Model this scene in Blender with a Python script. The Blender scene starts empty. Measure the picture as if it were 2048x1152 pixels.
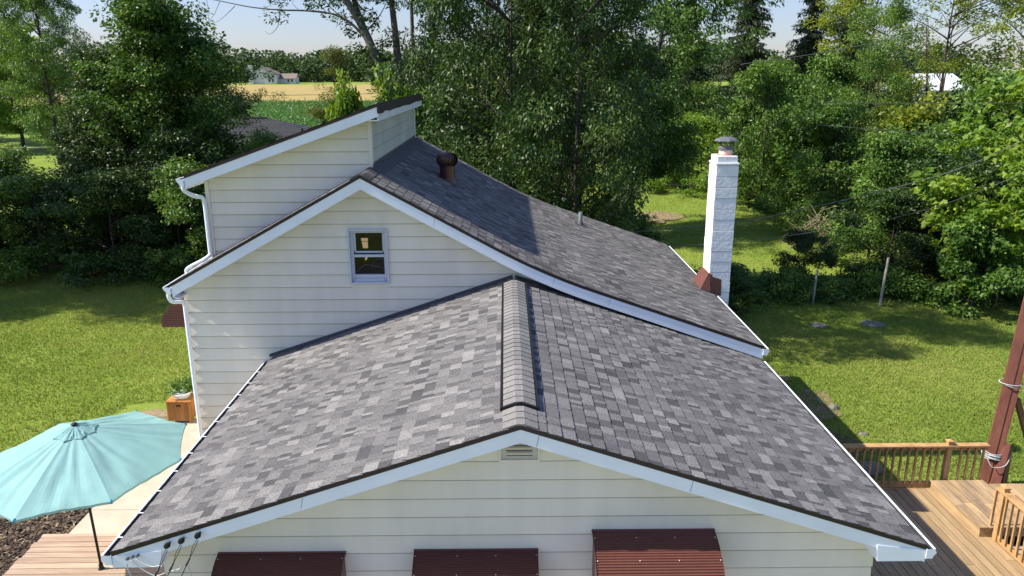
import bpy, math, random
import numpy as np
from mathutils import Vector, Matrix
random.seed(7)
SC = bpy.context.scene
COL = SC.collection
R_ = math.radians

# ------------------------------------------------------------------ camera, light, exposure
cam = bpy.data.objects.new('camera', bpy.data.cameras.new('camera'))
COL.objects.link(cam)
CR = Vector((0.99995550, -0.00883321, -0.00331302))
CU = Vector((0.00556168, 0.26829851, 0.96331977))
CF = Vector((0.00762032, 0.96329532, -0.26833570))
M = Matrix((CR, CU, -CF)).transposed().to_4x4()
M.translation = Vector((-0.12374, -6.41306, 3.08627))
cam.matrix_world = M
cam.data.sensor_width = 36.0
cam.data.lens = 1528.4566 / 2048 * 36.0
cam.data.clip_start = 0.05
cam.data.clip_end = 6000
SC.camera = cam

SUN_EL, SUN_AZ = R_(44.5), R_(2.2)          # sun from the left (-X), a touch towards the camera
sdir = Vector((-math.cos(SUN_AZ) * math.cos(SUN_EL), -math.sin(SUN_AZ) * math.cos(SUN_EL), math.sin(SUN_EL)))
world = bpy.data.worlds.new("World"); SC.world = world
world.use_nodes = True
wn = world.node_tree; wn.nodes.clear()
sky = wn.nodes.new('ShaderNodeTexSky'); sky.sky_type = 'NISHITA'; sky.sun_disc = False
sky.sun_elevation = SUN_EL
sky.sun_rotation = math.atan2(sdir.x, sdir.y)
sky.altitude = 200; sky.air_density = 1.0; sky.dust_density = 0.6; sky.ozone_density = 2.2
bg = wn.nodes.new('ShaderNodeBackground'); bg.inputs[1].default_value = 0.115
wo = wn.nodes.new('ShaderNodeOutputWorld')
tcw = wn.nodes.new('ShaderNodeTexCoord'); sep = wn.nodes.new('ShaderNodeSeparateXYZ'); mrw = wn.nodes.new('ShaderNodeMapRange')
wn.links.new(tcw.outputs['Generated'], sep.inputs[0]); wn.links.new(sep.outputs['Z'], mrw.inputs[0])
mrw.inputs[1].default_value = 0.0; mrw.inputs[2].default_value = 0.45; mrw.inputs[3].default_value = 0.56; mrw.inputs[4].default_value = 1.0
tint = wn.nodes.new('ShaderNodeMixRGB'); tint.blend_type = 'MULTIPLY'; tint.inputs[0].default_value = 1; tint.inputs[2].default_value = (1.01, 0.97, 1.15, 1)
hzs = wn.nodes.new('ShaderNodeVectorMath'); hzs.operation = 'SCALE'
wn.links.new(sky.outputs[0], tint.inputs[1]); wn.links.new(tint.outputs[0], hzs.inputs[0]); wn.links.new(mrw.outputs[0], hzs.inputs['Scale'])
wn.links.new(hzs.outputs[0], bg.inputs[0]); wn.links.new(bg.outputs[0], wo.inputs[0])
sl = bpy.data.lights.new('sun', 'SUN'); sl.energy = 4.9; sl.angle = R_(0.5); sl.color = (1.0, 0.93, 0.80)
so = bpy.data.objects.new('sun', sl); COL.objects.link(so)
so.rotation_euler = sdir.to_track_quat('Z', 'Y').to_euler(); so.location = (-20, 0, 25)
SC.view_settings.view_transform = 'Standard'
try: SC.view_settings.look = 'None'
except Exception: pass
SC.view_settings.exposure = 0.86
SC.view_settings.gamma = 1.0
SC.view_settings.use_curve_mapping = False

# ------------------------------------------------------------------ helpers
class MB:
    def __init__(s): s.v = []; s.f = []; s.a = []
    def face(s, pts, a=0.5):
        n = len(s.v); s.v += [tuple(p) for p in pts]; s.f.append(tuple(range(n, n + len(pts)))); s.a.append(a)
    def box(s, lo, hi, a=0.5, mat=None):
        x0, y0, z0 = lo; x1, y1, z1 = hi
        P = [(x0,y0,z0),(x1,y0,z0),(x1,y1,z0),(x0,y1,z0),(x0,y0,z1),(x1,y0,z1),(x1,y1,z1),(x0,y1,z1)]
        if mat is not None: P = [tuple(mat @ Vector(p)) for p in P]
        n = len(s.v); s.v += P
        for q in ((0,3,2,1),(4,5,6,7),(0,1,5,4),(1,2,6,5),(2,3,7,6),(3,0,4,7)):
            s.f.append(tuple(n + i for i in q)); s.a.append(a)
    def tube(s, pts, rad, sides=8, a=0.5, cap=True):
        pts = [Vector(p) for p in pts]
        if not hasattr(rad, '__len__'): rad = [rad] * len(pts)
        n0 = len(s.v); ref = None
        for i, p in enumerate(pts):
            d = (pts[min(i+1, len(pts)-1)] - pts[max(i-1, 0)])
            d = d.normalized() if d.length > 1e-9 else Vector((0,0,1))
            if ref is None:
                ref = Vector((0,0,1)) if abs(d.z) < .9 else Vector((1,0,0))
            u = (ref - d * ref.dot(d)).normalized(); w = d.cross(u); ref = u
            for k in range(sides):
                t = 2 * math.pi * k / sides
                s.v.append(tuple(p + (u * math.cos(t) + w * math.sin(t)) * rad[i]))
        for i in range(len(pts) - 1):
            for k in range(sides):
                a0 = n0 + i * sides + k; a1 = n0 + i * sides + (k + 1) % sides
                s.f.append((a0, a1, a1 + sides, a0 + sides)); s.a.append(a)
        if cap:
            s.f.append(tuple(n0 + k for k in range(sides))[::-1]); s.a.append(a)
            e = n0 + (len(pts) - 1) * sides
            s.f.append(tuple(e + k for k in range(sides))); s.a.append(a)
    def lathe(s, prof, c, sides=24, a=0.5, axis=None):
        q = Vector(axis).to_track_quat('Z', 'Y').to_matrix() if axis else None
        n0 = len(s.v)
        for (r, z) in prof:
            for k in range(sides):
                t = 2 * math.pi * k / sides
                p = Vector((r * math.cos(t), r * math.sin(t), z))
                if q: p = q @ p
                s.v.append((c[0] + p.x, c[1] + p.y, c[2] + p.z))
        for i in range(len(prof) - 1):
            for k in range(sides):
                a0 = n0 + i * sides + k; a1 = n0 + i * sides + (k + 1) % sides
                s.f.append((a0, a1, a1 + sides, a0 + sides)); s.a.append(a)
    def build(s, name, mat, parent=None, smooth=False, bevel=0, origin=None):
        o = link_mesh(name, s.v, s.f, s.a, mat, parent, smooth, origin)
        if bevel:
            m = o.modifiers.new('bevel', 'BEVEL'); m.width = bevel; m.segments = 2; m.limit_method = 'ANGLE'
        return o

def wloc(o):
    v = Vector((0, 0, 0))
    while o is not None:
        v = v + o.location; o = o.parent
    return v

def link_mesh(name, v, f, a, mat, parent=None, smooth=False, origin=None):
    off = wloc(parent) if parent is not None else Vector((0, 0, 0))
    if origin is not None: org = Vector(origin)
    elif parent is None: org = Vector((0, 0, 0))
    else: org = off
    me = bpy.data.meshes.new(name)
    vv = np.array(v, dtype=np.float32).reshape(-1, 3) - np.array(org, dtype=np.float32)
    me.from_pydata(vv.tolist(), [], f)
    at = me.attributes.new('v', 'FLOAT', 'FACE')
    at.data.foreach_set('value', np.array(a, dtype=np.float32))
    if smooth: me.polygons.foreach_set('use_smooth', [True] * len(me.polygons))
    me.materials.append(mat); me.update()
    o = bpy.data.objects.new(name, me); COL.objects.link(o)
    if parent is not None: o.parent = parent
    o.location = org - off
    return o

def quads_mesh(name, V, A, mat):
    """V: (n,4,3) numpy quads, A: (n,) attribute -> mesh datablock"""
    n = len(V); me = bpy.data.meshes.new(name)
    me.vertices.add(n * 4); me.vertices.foreach_set('co', V.reshape(-1).astype(np.float32))
    me.loops.add(n * 4); me.loops.foreach_set('vertex_index', np.arange(n * 4, dtype=np.int32))
    me.polygons.add(n); me.polygons.foreach_set('loop_start', np.arange(0, n * 4, 4, dtype=np.int32))
    me.polygons.foreach_set('loop_total', np.full(n, 4, dtype=np.int32))
    at = me.attributes.new('v', 'FLOAT', 'FACE'); at.data.foreach_set('value', A.astype(np.float32))
    me.materials.append(mat); me.update(calc_edges=True)
    return me

def tag(o, label=None, cat=None, group=None, kind=None):
    if label: o['label'] = label
    if cat: o['category'] = cat
    if group: o['group'] = group
    if kind: o['kind'] = kind
    return o

def empty(name, loc, label=None, cat=None, group=None, kind=None):
    o = bpy.data.objects.new(name, None); COL.objects.link(o); o.location = loc
    o.empty_display_size = 0.3
    return tag(o, label, cat, group, kind)

# ------------------------------------------------------------------ materials
def mat(name, col, rough=0.7, spec=0.3, metal=0.0, noise=0.0, nscale=8.0, bump=0.0, bscale=40.0,
        var=None, col2=None, attr=0.0, stretch=(1,1,1), coat=0.0):
    """col base; noise = brightness variation; col2 = second colour mixed by noise; attr = strength of face attribute 'v'"""
    m = bpy.data.materials.new(name); m.use_nodes = True
    t = m.node_tree; N = t.nodes; L = t.links
    p = N['Principled BSDF']
    p.inputs['Roughness'].default_value = rough
    p.inputs['Specular IOR Level'].default_value = spec
    p.inputs['Metallic'].default_value = metal
    if coat: p.inputs['Coat Weight'].default_value = coat
    tc = N.new('ShaderNodeTexCoord'); mp = N.new('ShaderNodeMapping'); mp.inputs['Scale'].default_value = stretch
    L.new(tc.outputs['Object'], mp.inputs[0])
    c = N.new('ShaderNodeRGB'); c.outputs[0].default_value = (*col, 1); out = c.outputs[0]
    if col2 is not None:
        nz = N.new('ShaderNodeTexNoise'); nz.inputs['Scale'].default_value = nscale; nz.inputs['Detail'].default_value = 6
        nz.inputs['Roughness'].default_value = 0.65
        L.new(mp.outputs[0], nz.inputs['Vector'])
        rp = N.new('ShaderNodeMapRange'); rp.inputs[1].default_value = 0.38; rp.inputs[2].default_value = 0.62
        L.new(nz.outputs[0], rp.inputs[0])
        mx = N.new('ShaderNodeMixRGB'); mx.inputs[2].default_value = (*col2, 1)
        L.new(rp.outputs[0], mx.inputs[0]); L.new(out, mx.inputs[1]); out = mx.outputs[0]
    if noise:
        nz = N.new('ShaderNodeTexNoise'); nz.inputs['Scale'].default_value = nscale * 3.1; nz.inputs['Detail'].default_value = 8
        L.new(mp.outputs[0], nz.inputs['Vector'])
        rp = N.new('ShaderNodeMapRange'); rp.inputs[1].default_value = 0.25; rp.inputs[2].default_value = 0.75
        rp.inputs[3].default_value = 1 - noise; rp.inputs[4].default_value = 1 + noise
        L.new(nz.outputs[0], rp.inputs[0])
        mu = N.new('ShaderNodeVectorMath'); mu.operation = 'SCALE'
        L.new(out, mu.inputs[0]); L.new(rp.outputs[0], mu.inputs['Scale']); out = mu.outputs[0]
    if attr:
        at = N.new('ShaderNodeAttribute'); at.attribute_name = 'v'
        rp = N.new('ShaderNodeMapRange'); rp.inputs[3].default_value = 1 - attr; rp.inputs[4].default_value = 1 + attr
        L.new(at.outputs['Fac'], rp.inputs[0])
        mu = N.new('ShaderNodeVectorMath'); mu.operation = 'SCALE'
        L.new(out, mu.inputs[0]); L.new(rp.outputs[0], mu.inputs['Scale']); out = mu.outputs[0]
    L.new(out, p.inputs['Base Color'])
    if bump:
        nb = N.new('ShaderNodeTexNoise'); nb.inputs['Scale'].default_value = bscale; nb.inputs['Detail'].default_value = 4
        L.new(mp.outputs[0], nb.inputs['Vector'])
        b = N.new('ShaderNodeBump'); b.inputs['Strength'].default_value = bump; b.inputs['Distance'].default_value = 0.02
        L.new(nb.outputs[0], b.inputs['Height']); L.new(b.outputs[0], p.inputs['Normal'])
    return m

def ramp_mat(name, stops, rough=0.85, spec=0.2, grain=0.0, gscale=150, patch=0.0, pscale=1.5, bump=0.0, objrand=0.0, streak=None):
    """colour ramp driven by the face attribute 'v'"""
    m = bpy.data.materials.new(name); m.use_nodes = True
    t = m.node_tree; N = t.nodes; L = t.links; p = N['Principled BSDF']
    p.inputs['Roughness'].default_value = rough; p.inputs['Specular IOR Level'].default_value = spec
    at = N.new('ShaderNodeAttribute'); at.attribute_name = 'v'
    cr = N.new('ShaderNodeValToRGB'); e = cr.color_ramp.elements
    e[0].position = stops[0][0]; e[0].color = (*stops[0][1], 1)
    e[1].position = stops[-1][0]; e[1].color = (*stops[-1][1], 1)
    for s in stops[1:-1]:
        q = e.new(s[0]); q.color = (*s[1], 1)
    L.new(at.outputs['Fac'], cr.inputs[0]); out = cr.outputs[0]
    tc = N.new('ShaderNodeTexCoord')
    for amp, sc_, st in ((grain, gscale, None), (patch, pscale, None), (streak[0] if streak else 0, 1.0, streak)):
        if not amp: continue
        nz = N.new('ShaderNodeTexNoise'); nz.inputs['Scale'].default_value = sc_; nz.inputs['Detail'].default_value = 5
        if st:
            mp = N.new('ShaderNodeMapping'); mp.inputs['Scale'].default_value = st[1]
            L.new(tc.outputs['Object'], mp.inputs[0]); L.new(mp.outputs[0], nz.inputs['Vector'])
        else: L.new(tc.outputs['Object'], nz.inputs['Vector'])
        rp = N.new('ShaderNodeMapRange'); rp.inputs[1].default_value = 0.3; rp.inputs[2].default_value = 0.7
        rp.inputs[3].default_value = 1 - amp; rp.inputs[4].default_value = 1 + amp
        L.new(nz.outputs[0], rp.inputs[0])
        mu = N.new('ShaderNodeVectorMath'); mu.operation = 'SCALE'
        L.new(out, mu.inputs[0]); L.new(rp.outputs[0], mu.inputs['Scale']); out = mu.outputs[0]
    L.new(out, p.inputs['Base Color'])
    if bump:
        nb = N.new('ShaderNodeTexNoise'); nb.inputs['Scale'].default_value = gscale; nb.inputs['Detail'].default_value = 3
        L.new(tc.outputs['Object'], nb.inputs['Vector'])
        b = N.new('ShaderNodeBump'); b.inputs['Strength'].default_value = bump; b.inputs['Distance'].default_value = 0.01
        L.new(nb.outputs[0], b.inputs['Height']); L.new(b.outputs[0], p.inputs['Normal'])
    return m

def leaf_mat(name, dark, mid, light, rough=0.48, trans=0.17, spec=0.30, tcol=None):
    m = bpy.data.materials.new(name); m.use_nodes = True
    t = m.node_tree; N = t.nodes; L = t.links; p = N['Principled BSDF']
    p.inputs['Roughness'].default_value = rough; p.inputs['Specular IOR Level'].default_value = spec
    at = N.new('ShaderNodeAttribute'); at.attribute_name = 'v'
    oi = N.new('ShaderNodeObjectInfo')
    ad = N.new('ShaderNodeMath'); ad.operation = 'MULTIPLY_ADD'; ad.inputs[1].default_value = 0.22
    L.new(oi.outputs['Random'], ad.inputs[0]); L.new(at.outputs['Fac'], ad.inputs[2])
    sb = N.new('ShaderNodeMath'); sb.operation = 'SUBTRACT'; sb.inputs[1].default_value = 0.11
    L.new(ad.outputs[0], sb.inputs[0])
    cr = N.new('ShaderNodeValToRGB'); e = cr.color_ramp.elements
    e[0].position = 0.1; e[0].color = (*dark, 1); e[1].position = 0.95; e[1].color = (*light, 1)
    q = e.new(0.5); q.color = (*mid, 1)
    L.new(sb.outputs[0], cr.inputs[0]); L.new(cr.outputs[0], p.inputs['Base Color'])
    tr = N.new('ShaderNodeBsdfTranslucent')
    hs = N.new('ShaderNodeMixRGB'); hs.blend_type = 'MULTIPLY'; hs.inputs[0].default_value = 1
    hs.inputs[2].default_value = (*(tcol or (1.9, 1.75, 0.55)), 1)
    L.new(cr.outputs[0], hs.inputs[1]); L.new(hs.outputs[0], tr.inputs[0])
    mx = N.new('ShaderNodeMixShader'); mx.inputs[0].default_value = trans
    L.new(p.outputs[0], mx.inputs[1]); L.new(tr.outputs[0], mx.inputs[2])
    L.new(mx.outputs[0], N['Material Output'].inputs[0])
    return m

M_SHING = ramp_mat('shingles', [(0.0,(.070,.068,.071)),(0.3,(.110,.106,.109)),(0.6,(.152,.147,.146)),(0.82,(.190,.184,.180)),(1.0,(.236,.228,.220))],
                   rough=0.95, spec=0.12, grain=0.38, gscale=65, patch=0.10, pscale=1.3, bump=0.25)
M_SHINGB = ramp_mat('weathered_shingles', [(0.0,(.070,.067,.067)),(0.4,(.112,.107,.104)),(0.75,(.165,.158,.151)),(1.0,(.23,.219,.208))],
                   rough=0.95, spec=0.12, grain=0.22, gscale=90, patch=0.12, pscale=1.0, bump=0.25, streak=(0.25, (4, 45, 4)))
M_CAP = ramp_mat('ridge_cap_shingles', [(0.0,(.155,.150,.146)),(1.0,(.215,.207,.198))], rough=0.95, spec=0.12, grain=0.32, gscale=65, bump=0.25)
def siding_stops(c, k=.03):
    d = tuple(v * .52 for v in c)  # dark low stops: shade line under each lap, put into the colour
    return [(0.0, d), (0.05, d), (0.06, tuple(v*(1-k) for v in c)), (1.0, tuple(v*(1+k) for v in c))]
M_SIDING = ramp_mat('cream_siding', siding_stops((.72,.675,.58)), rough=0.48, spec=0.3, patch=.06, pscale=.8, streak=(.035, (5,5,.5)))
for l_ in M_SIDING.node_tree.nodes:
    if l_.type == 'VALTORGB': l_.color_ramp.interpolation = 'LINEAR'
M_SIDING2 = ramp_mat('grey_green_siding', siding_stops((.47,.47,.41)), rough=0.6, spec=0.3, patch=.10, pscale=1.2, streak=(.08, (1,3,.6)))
M_WHITE = mat('white_trim', (.78,.83,.88), rough=0.4, spec=0.35, noise=0.055, nscale=.9, bump=.06, bscale=5)
M_WHITEW = mat('weathered_white_trim', (.66,.68,.70), rough=0.5, spec=0.3, noise=0.16, nscale=3, stretch=(1,2.5,.3))
M_DRIP = mat('brown_drip_edge', (.032,.020,.018), rough=0.5, spec=0.35, noise=0.1)
M_BLACK = mat('black_plastic', (.010,.010,.011), rough=0.6, spec=0.3)
M_FLASH = mat('dark_flashing', (.075,.078,.085), rough=0.6, spec=0.3, noise=0.12, nscale=3)
M_AWN = mat('brown_metal_awning', (.125,.046,.034), rough=0.5, spec=0.3, noise=0.08, nscale=4)
M_AWND = mat('awning_side', (.12,.042,.034), rough=0.4, spec=0.4, noise=0.08, nscale=4)
M_BRONZE = mat('bronze_metal', (.090,.040,.034), rough=0.3, spec=0.5, metal=0.3, noise=0.1, nscale=6)
M_BRFLASH = mat('brown_flashing', (.13,.050,.040), rough=0.5, spec=0.4, noise=0.1, nscale=6)
M_BLOCK = mat('painted_block', (.74,.76,.78), rough=0.75, spec=0.2, noise=0.06, nscale=4, bump=0.45, bscale=16)
M_CLAY = mat('clay_flue', (.55,.33,.25), rough=0.8, noise=0.15, nscale=12, col2=(.62,.60,.58))
M_CAPM = mat('grey_cap_metal', (.11,.12,.135), rough=0.7, metal=0.1, noise=0.12, nscale=8)
M_CAULK = mat('orange_sealant', (.75,.16,.03), rough=0.6)
M_PIPE = mat('vent_pipe_grey', (.11,.14,.135), rough=0.6, noise=0.1)
M_GLASSY = mat('window_glass', (.018,.021,.024), rough=0.04, spec=0.9)
M_SASH = mat('grey_white_sash', (.50,.53,.58), rough=0.4, noise=0.06, nscale=10)
M_DARK = mat('dark_gap', (.01,.01,.012), rough=0.9)
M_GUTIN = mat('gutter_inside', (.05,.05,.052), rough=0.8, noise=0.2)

def wood_mat(name, c1, c2, stretch, attr=0.16, knots=True):
    m = mat(name, c1, rough=0.75, spec=0.2, noise=0.12, nscale=1.0, col2=c2, attr=attr, stretch=stretch, bump=0.25, bscale=6)
    return m
M_DECKY = wood_mat('pale_deck_wood', (.39,.275,.15), (.31,.215,.115), (14, 1.3, 14), attr=.22)
M_DECKX = wood_mat('worn_deck_wood', (.42,.31,.23), (.34,.23,.165), (1.2, 14, 14), attr=0.2)
M_RAIL = wood_mat('cedar_rail', (.44,.27,.125), (.35,.20,.085), (5, 5, 5))
M_PLAT = wood_mat('stained_deck_wood', (.42,.285,.15), (.25,.18,.115), (9, 1.4, 9))

M_BARK = mat('bark', (.060,.050,.040), rough=0.9, spec=0.1, noise=0.35, nscale=6, stretch=(1,1,.3), bump=0.8, bscale=14)
M_BARKL = mat('pale_bark', (.15,.135,.11), rough=0.9, spec=0.1, noise=0.35, nscale=5, stretch=(1,1,.3), bump=0.8, bscale=12)
M_L_DARK = leaf_mat('leaf_dark', (0.015,0.038,0.009), (0.030,0.067,0.013), (0.084,0.139,0.027))
M_L_MID = leaf_mat('leaf_mid', (0.030,0.071,0.011), (0.069,0.144,0.023), (0.172,0.270,0.046), trans=0.23)
M_L_LIGHT = leaf_mat('leaf_light', (0.081,0.162,0.019), (0.140,0.238,0.030), (0.248,0.335,0.052), trans=0.36)
M_L_YEL = leaf_mat('leaf_yellow', (.09,.14,.016), (.16,.215,.026), (.28,.31,.050), trans=0.36)
M_L_OLIVE = leaf_mat('leaf_olive', (0.063,0.086,0.025), (0.098,0.121,0.034), (0.149,0.167,0.048), rough=0.6, trans=0.25)
M_L_SPRUCE = leaf_mat('needle_dark', (0.022,0.041,0.022), (0.036,0.060,0.026), (0.078,0.090,0.038), rough=0.6, trans=0.15)
M_L_FAR = leaf_mat('leaf_far', (.030,.062,.026), (.045,.082,.032), (.075,.115,.042), rough=0.7, trans=0.2, spec=0.2)
# ------------------------------------------------------------------ ground
def G(x, y):
    t = min(1, max(0, (x + 5) / 9.0)); t = t * t * (3 - 2 * t)
    z = -4.40 - 0.38 * t
    if y > 90: z += (min(y, 470) - 90) * 0.0088
    return z

def ground_material():
    m = bpy.data.materials.new('lawn_ground'); m.use_nodes = True
    t = m.node_tree; N = t.nodes; L = t.links; p = N['Principled BSDF']
    p.inputs['Roughness'].default_value = 0.95; p.inputs['Specular IOR Level'].default_value = 0.1
    tc = N.new('ShaderNodeTexCoord')
    def noise(sc, det=6, rough=.6, st=None):
        n = N.new('ShaderNodeTexNoise'); n.inputs['Scale'].default_value = sc; n.inputs['Detail'].default_value = det
        n.inputs['Roughness'].default_value = rough
        if st:
            mp = N.new('ShaderNodeMapping'); mp.inputs['Scale'].default_value = st
            L.new(tc.outputs['Object'], mp.inputs[0]); L.new(mp.outputs[0], n.inputs['Vector'])
        else: L.new(tc.outputs['Object'], n.inputs['Vector'])
        return n
    n1 = noise(0.35); n2 = noise(6.0, 8, .75); n3 = noise(1.1, 5, .6)
    cr = N.new('ShaderNodeValToRGB'); e = cr.color_ramp.elements
    e[0].position = .33; e[0].color = (.11,.18,.022, 1); e[1].position = .68; e[1].color = (.28,.31,.075, 1)
    q = e.new(.5); q.color = (.18,.25,.038, 1)
    mx = N.new('ShaderNodeMixRGB'); mx.inputs[0].default_value = .45
    L.new(n1.outputs[0], mx.inputs[1]); L.new(n3.outputs[0], mx.inputs[2])
    mx2 = N.new('ShaderNodeMixRGB'); mx2.inputs[0].default_value = .45
    L.new(mx.outputs[0], mx2.inputs[1]); L.new(n2.outputs[0], mx2.inputs[2]); L.new(mx2.outputs[0], cr.inputs[0])
    # bare soil / straw spots
    n4 = noise(0.55, 4, .6); n4.inputs['Scale'].default_value = .8
    rp = N.new('ShaderNodeMapRange'); rp.inputs[1].default_value = .69; rp.inputs[2].default_value = .76; L.new(n4.outputs[0], rp.inputs[0])
    mx3 = N.new('ShaderNodeMixRGB'); mx3.inputs[2].default_value = (.25,.21,.10, 1)
    L.new(rp.outputs[0], mx3.inputs[0]); L.new(cr.outputs[0], mx3.inputs[1])
    L.new(mx3.outputs[0], p.inputs['Base Color'])
    b = N.new('ShaderNodeBump'); b.inputs['Strength'].default_value = .9; b.inputs['Distance'].default_value = .06
    nb = noise(14, 6, .7); L.new(nb.outputs[0], b.inputs['Height']); L.new(b.outputs[0], p.inputs['Normal'])
    return m
M_LAWN = ground_material()

xs = [-1500,-700,-350,-200,-120,-80,-50,-35] + list(np.arange(-26, 28, 1.5)) + [32,45,70,110,200,350,700,1500]
ys = [-60,-30,-15] + list(np.arange(-8, 60, 2.0)) + [62,72,80,90,110,140,170,200,240,280,320,360,400,440,470,520,700,1200,2500]
g = MB(); nx = len(xs)
for y in ys:
    for x in xs: g.v.append((float(x), float(y), G(x, y) + (0.05 * math.sin(x * .5) * math.cos(y * .37) if y > 24 else 0)))
for j in range(len(ys) - 1):
    for i in range(nx - 1):
        a = j * nx + i; g.f.append((a, a + 1, a + 1 + nx, a + nx)); g.a.append(.5)
tag(g.build('ground', M_LAWN, smooth=True), kind='structure')

def sheet(name, poly, mt, dz, zfun=G, sub=1, thick=0.0):
    b = MB(); top = [(x, y, zfun(x, y) + dz) for x, y in poly]
    b.face(top)
    if thick:
        n = len(top)
        for i in range(n):
            p, q = top[i], top[(i + 1) % n]
            b.face([(p[0],p[1],p[2]-thick),(q[0],q[1],q[2]-thick),q,p])
    return b.build(name, mt)
def strips(name, x0, x1, ylist, mt, dz):
    b = MB()
    X = list(np.linspace(x0, x1, 9))
    for j in range(len(ylist) - 1):
        for i in range(8):
            y0, y1 = ylist[j], ylist[j+1]
            b.face([(X[i],y0,G(X[i],y0)+dz),(X[i+1],y0,G(X[i+1],y0)+dz),(X[i+1],y1,G(X[i+1],y1)+dz),(X[i],y1,G(X[i],y1)+dz)])
    return b.build(name, mt)

M_ROAD = mat('asphalt', (.16,.165,.17), rough=0.85, noise=0.12, nscale=.6, bump=.2)
M_CURB = mat('curb_concrete', (.42,.41,.38), rough=0.85, noise=0.1, nscale=2)
M_WHEAT = mat('wheat', (.36,.27,.105), rough=0.95, spec=.05, noise=0.25, nscale=.35, col2=(.29,.235,.09), stretch=(.4,1,1), bump=1.0, bscale=1.6)
M_FIELD = mat('field_soil', (.060,.12,.028), rough=0.95, spec=.05, noise=0.3, nscale=.8)
M_CORN = leaf_mat('corn_leaf', (.045,.125,.030), (.075,.175,.045), (.135,.23,.07), rough=.5, trans=.25, tcol=(1.3,1.5,.6))
M_CONC = mat('patio_concrete', (.46,.405,.325), rough=0.85, spec=.15, noise=0.08, nscale=1.2, col2=(.40,.345,.27), bump=.25, bscale=18)
M_MULCHB = mat('mulch_soil', (.050,.038,.030), rough=.95, noise=.4, nscale=6, bump=1, bscale=20)

M_BOUNCE = mat('bounce_ground_pale', (.38,.36,.34), rough=.95, noise=.15, nscale=3, bump=.5)
tag(sheet('bounce_ground', [(-3.55,-16),(3.6,-16),(3.6,.28),(-3.55,.28)], M_BOUNCE, .02), kind='structure')  # unseen pale ground, added for neutral bounce light on the front wall
tag(strips('road', -400, 400, [77.5, 79, 81, 83, 85, 87], M_ROAD, .012), kind='structure')
cb = MB()
for i in range(60):
    x0 = -300 + i * 5; cb.box((x0, 77.2, G(x0, 77) - .1), (x0 + 4.99, 77.45, G(x0, 77) + .13))
tag(cb.build('kerb', M_CURB), kind='structure')
tag(strips('wheat_field', -260, 60, list(range(176, 401, 16)) , M_WHEAT, .35), kind='structure')
tag(strips('corn_field', -260, 60, list(range(98, 175, 15)) + [174], M_FIELD, .02), kind='structure')
# ------------------------------------------------------------------ house
E_ = 0.2032; SH = 0.143
house = empty('house', (0, 5, -4.6), 'cream sided house with grey shingled gable roofs and a white block chimney', 'house')

def wing_z(x): return -0.3314 * abs(x)
XR, ZR = -2.2962, 1.6588
def main_z(x):
    if x <= XR: return ZR - .5511 * (XR - x)
    xb = .4499; w = .80
    def lin(x): return ZR - .5511 * (x - XR) if x < xb else ZR - .5511 * (xb - XR) - .349 * (x - xb)
    if abs(x - xb) >= w: return lin(x)
    t = (x - xb + w) / (2 * w)           # quadratic blend
    za = lin(xb - w); zc = lin(xb + w); zb_ = lin(xb)
    return (1-t)**2 * za + 2*t*(1-t) * zb_ + t*t * zc
def dorm_z(x): return 2.67 + .352 * (x + 2.10)

def path_of(fn, xa, xb, n=80):
    """arc-length sampled profile from eave xa to ridge xb"""
    P = [(xa + (xb - xa) * i / n, fn(xa + (xb - xa) * i / n)) for i in range(n + 1)]
    S = [0]
    for i in range(n): S.append(S[-1] + math.hypot(P[i+1][0]-P[i][0], P[i+1][1]-P[i][1]))
    return np.array(P), np.array(S)

def shingles(name, fn, xa, xb, y0, y1, mt, parent, seed, wmin=.07, wmax=.21, ragged=0.0, lap=True, tooth=.004, hb=.008):
    rng = random.Random(seed); P, S = path_of(fn, xa, xb)
    def at(s, h):
        s_ = min(max(s, 0), S[-1]); x = np.interp(s_, S, P[:,0]); z = np.interp(s_, S, P[:,1])
        e = 1e-2; s1, s2 = max(s_-e, 0), min(s_+e, S[-1])
        dx = np.interp(s2, S, P[:,0]) - np.interp(s1, S, P[:,0]); dz = np.interp(s2, S, P[:,1]) - np.interp(s1, S, P[:,1])
        l = math.hypot(dx, dz); nxn, nz = -dz / l, dx / l
        if nz < 0: nxn, nz = -nxn, -nz
        return x + nxn * h, z + nz * h
    b = MB(); k = 0; s = 0.0
    while s < S[-1] - .02:
        s1 = min(s + SH, S[-1])
        yy = y0 - rng.random() * ragged; ys_ = [yy]
        yy += rng.uniform(.05, .2)
        while yy < y1 - .08:
            ys_.append(yy); yy += rng.choice([rng.uniform(wmin, wmax), rng.uniform(wmin, wmax), rng.uniform(wmin*.6, wmin*1.3)])
        ys_.append(y1)
        tall = rng.random() < .5
        for i in range(len(ys_) - 1):
            tall = not tall if rng.random() < .8 else tall
            r = rng.random()
            if tall: tint = rng.choice([.45,.54,.62,.70,.78,.90]) + rng.uniform(-.06,.06)
            else: tint = rng.choice([.05,.2,.33,.45,.56]) + rng.uniform(-.06,.06)
            h = hb + (tooth if tall else 0)
            (xa_, za_), (xb_, zb_) = at(s, h), at(s1, .0022); (xc, zc) = at(s, -.006)
            ya, yb = ys_[i], ys_[i+1]
            q = [(xa_, ya, za_), (xa_, yb, za_), (xb_, yb, zb_), (xb_, ya, zb_)]
            b.face(q, min(1, max(0, tint)))
            b.face([(xc, ya, zc), (xc, yb, zc), (xa_, yb, za_), (xa_, ya, za_)], 0)
            if tall:
                b.face([(xa_, ya, za_), (xb_, ya, zb_), (xb_, ya, zb_ - .012), (xc, ya, zc)], 0)
                b.face([(xa_, yb, za_), (xb_, yb, zb_), (xb_, yb, zb_ - .012), (xc, yb, zc)], 0)
        s += SH; k += 1
    o = b.build(name, mt, parent)
    return o

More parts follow.
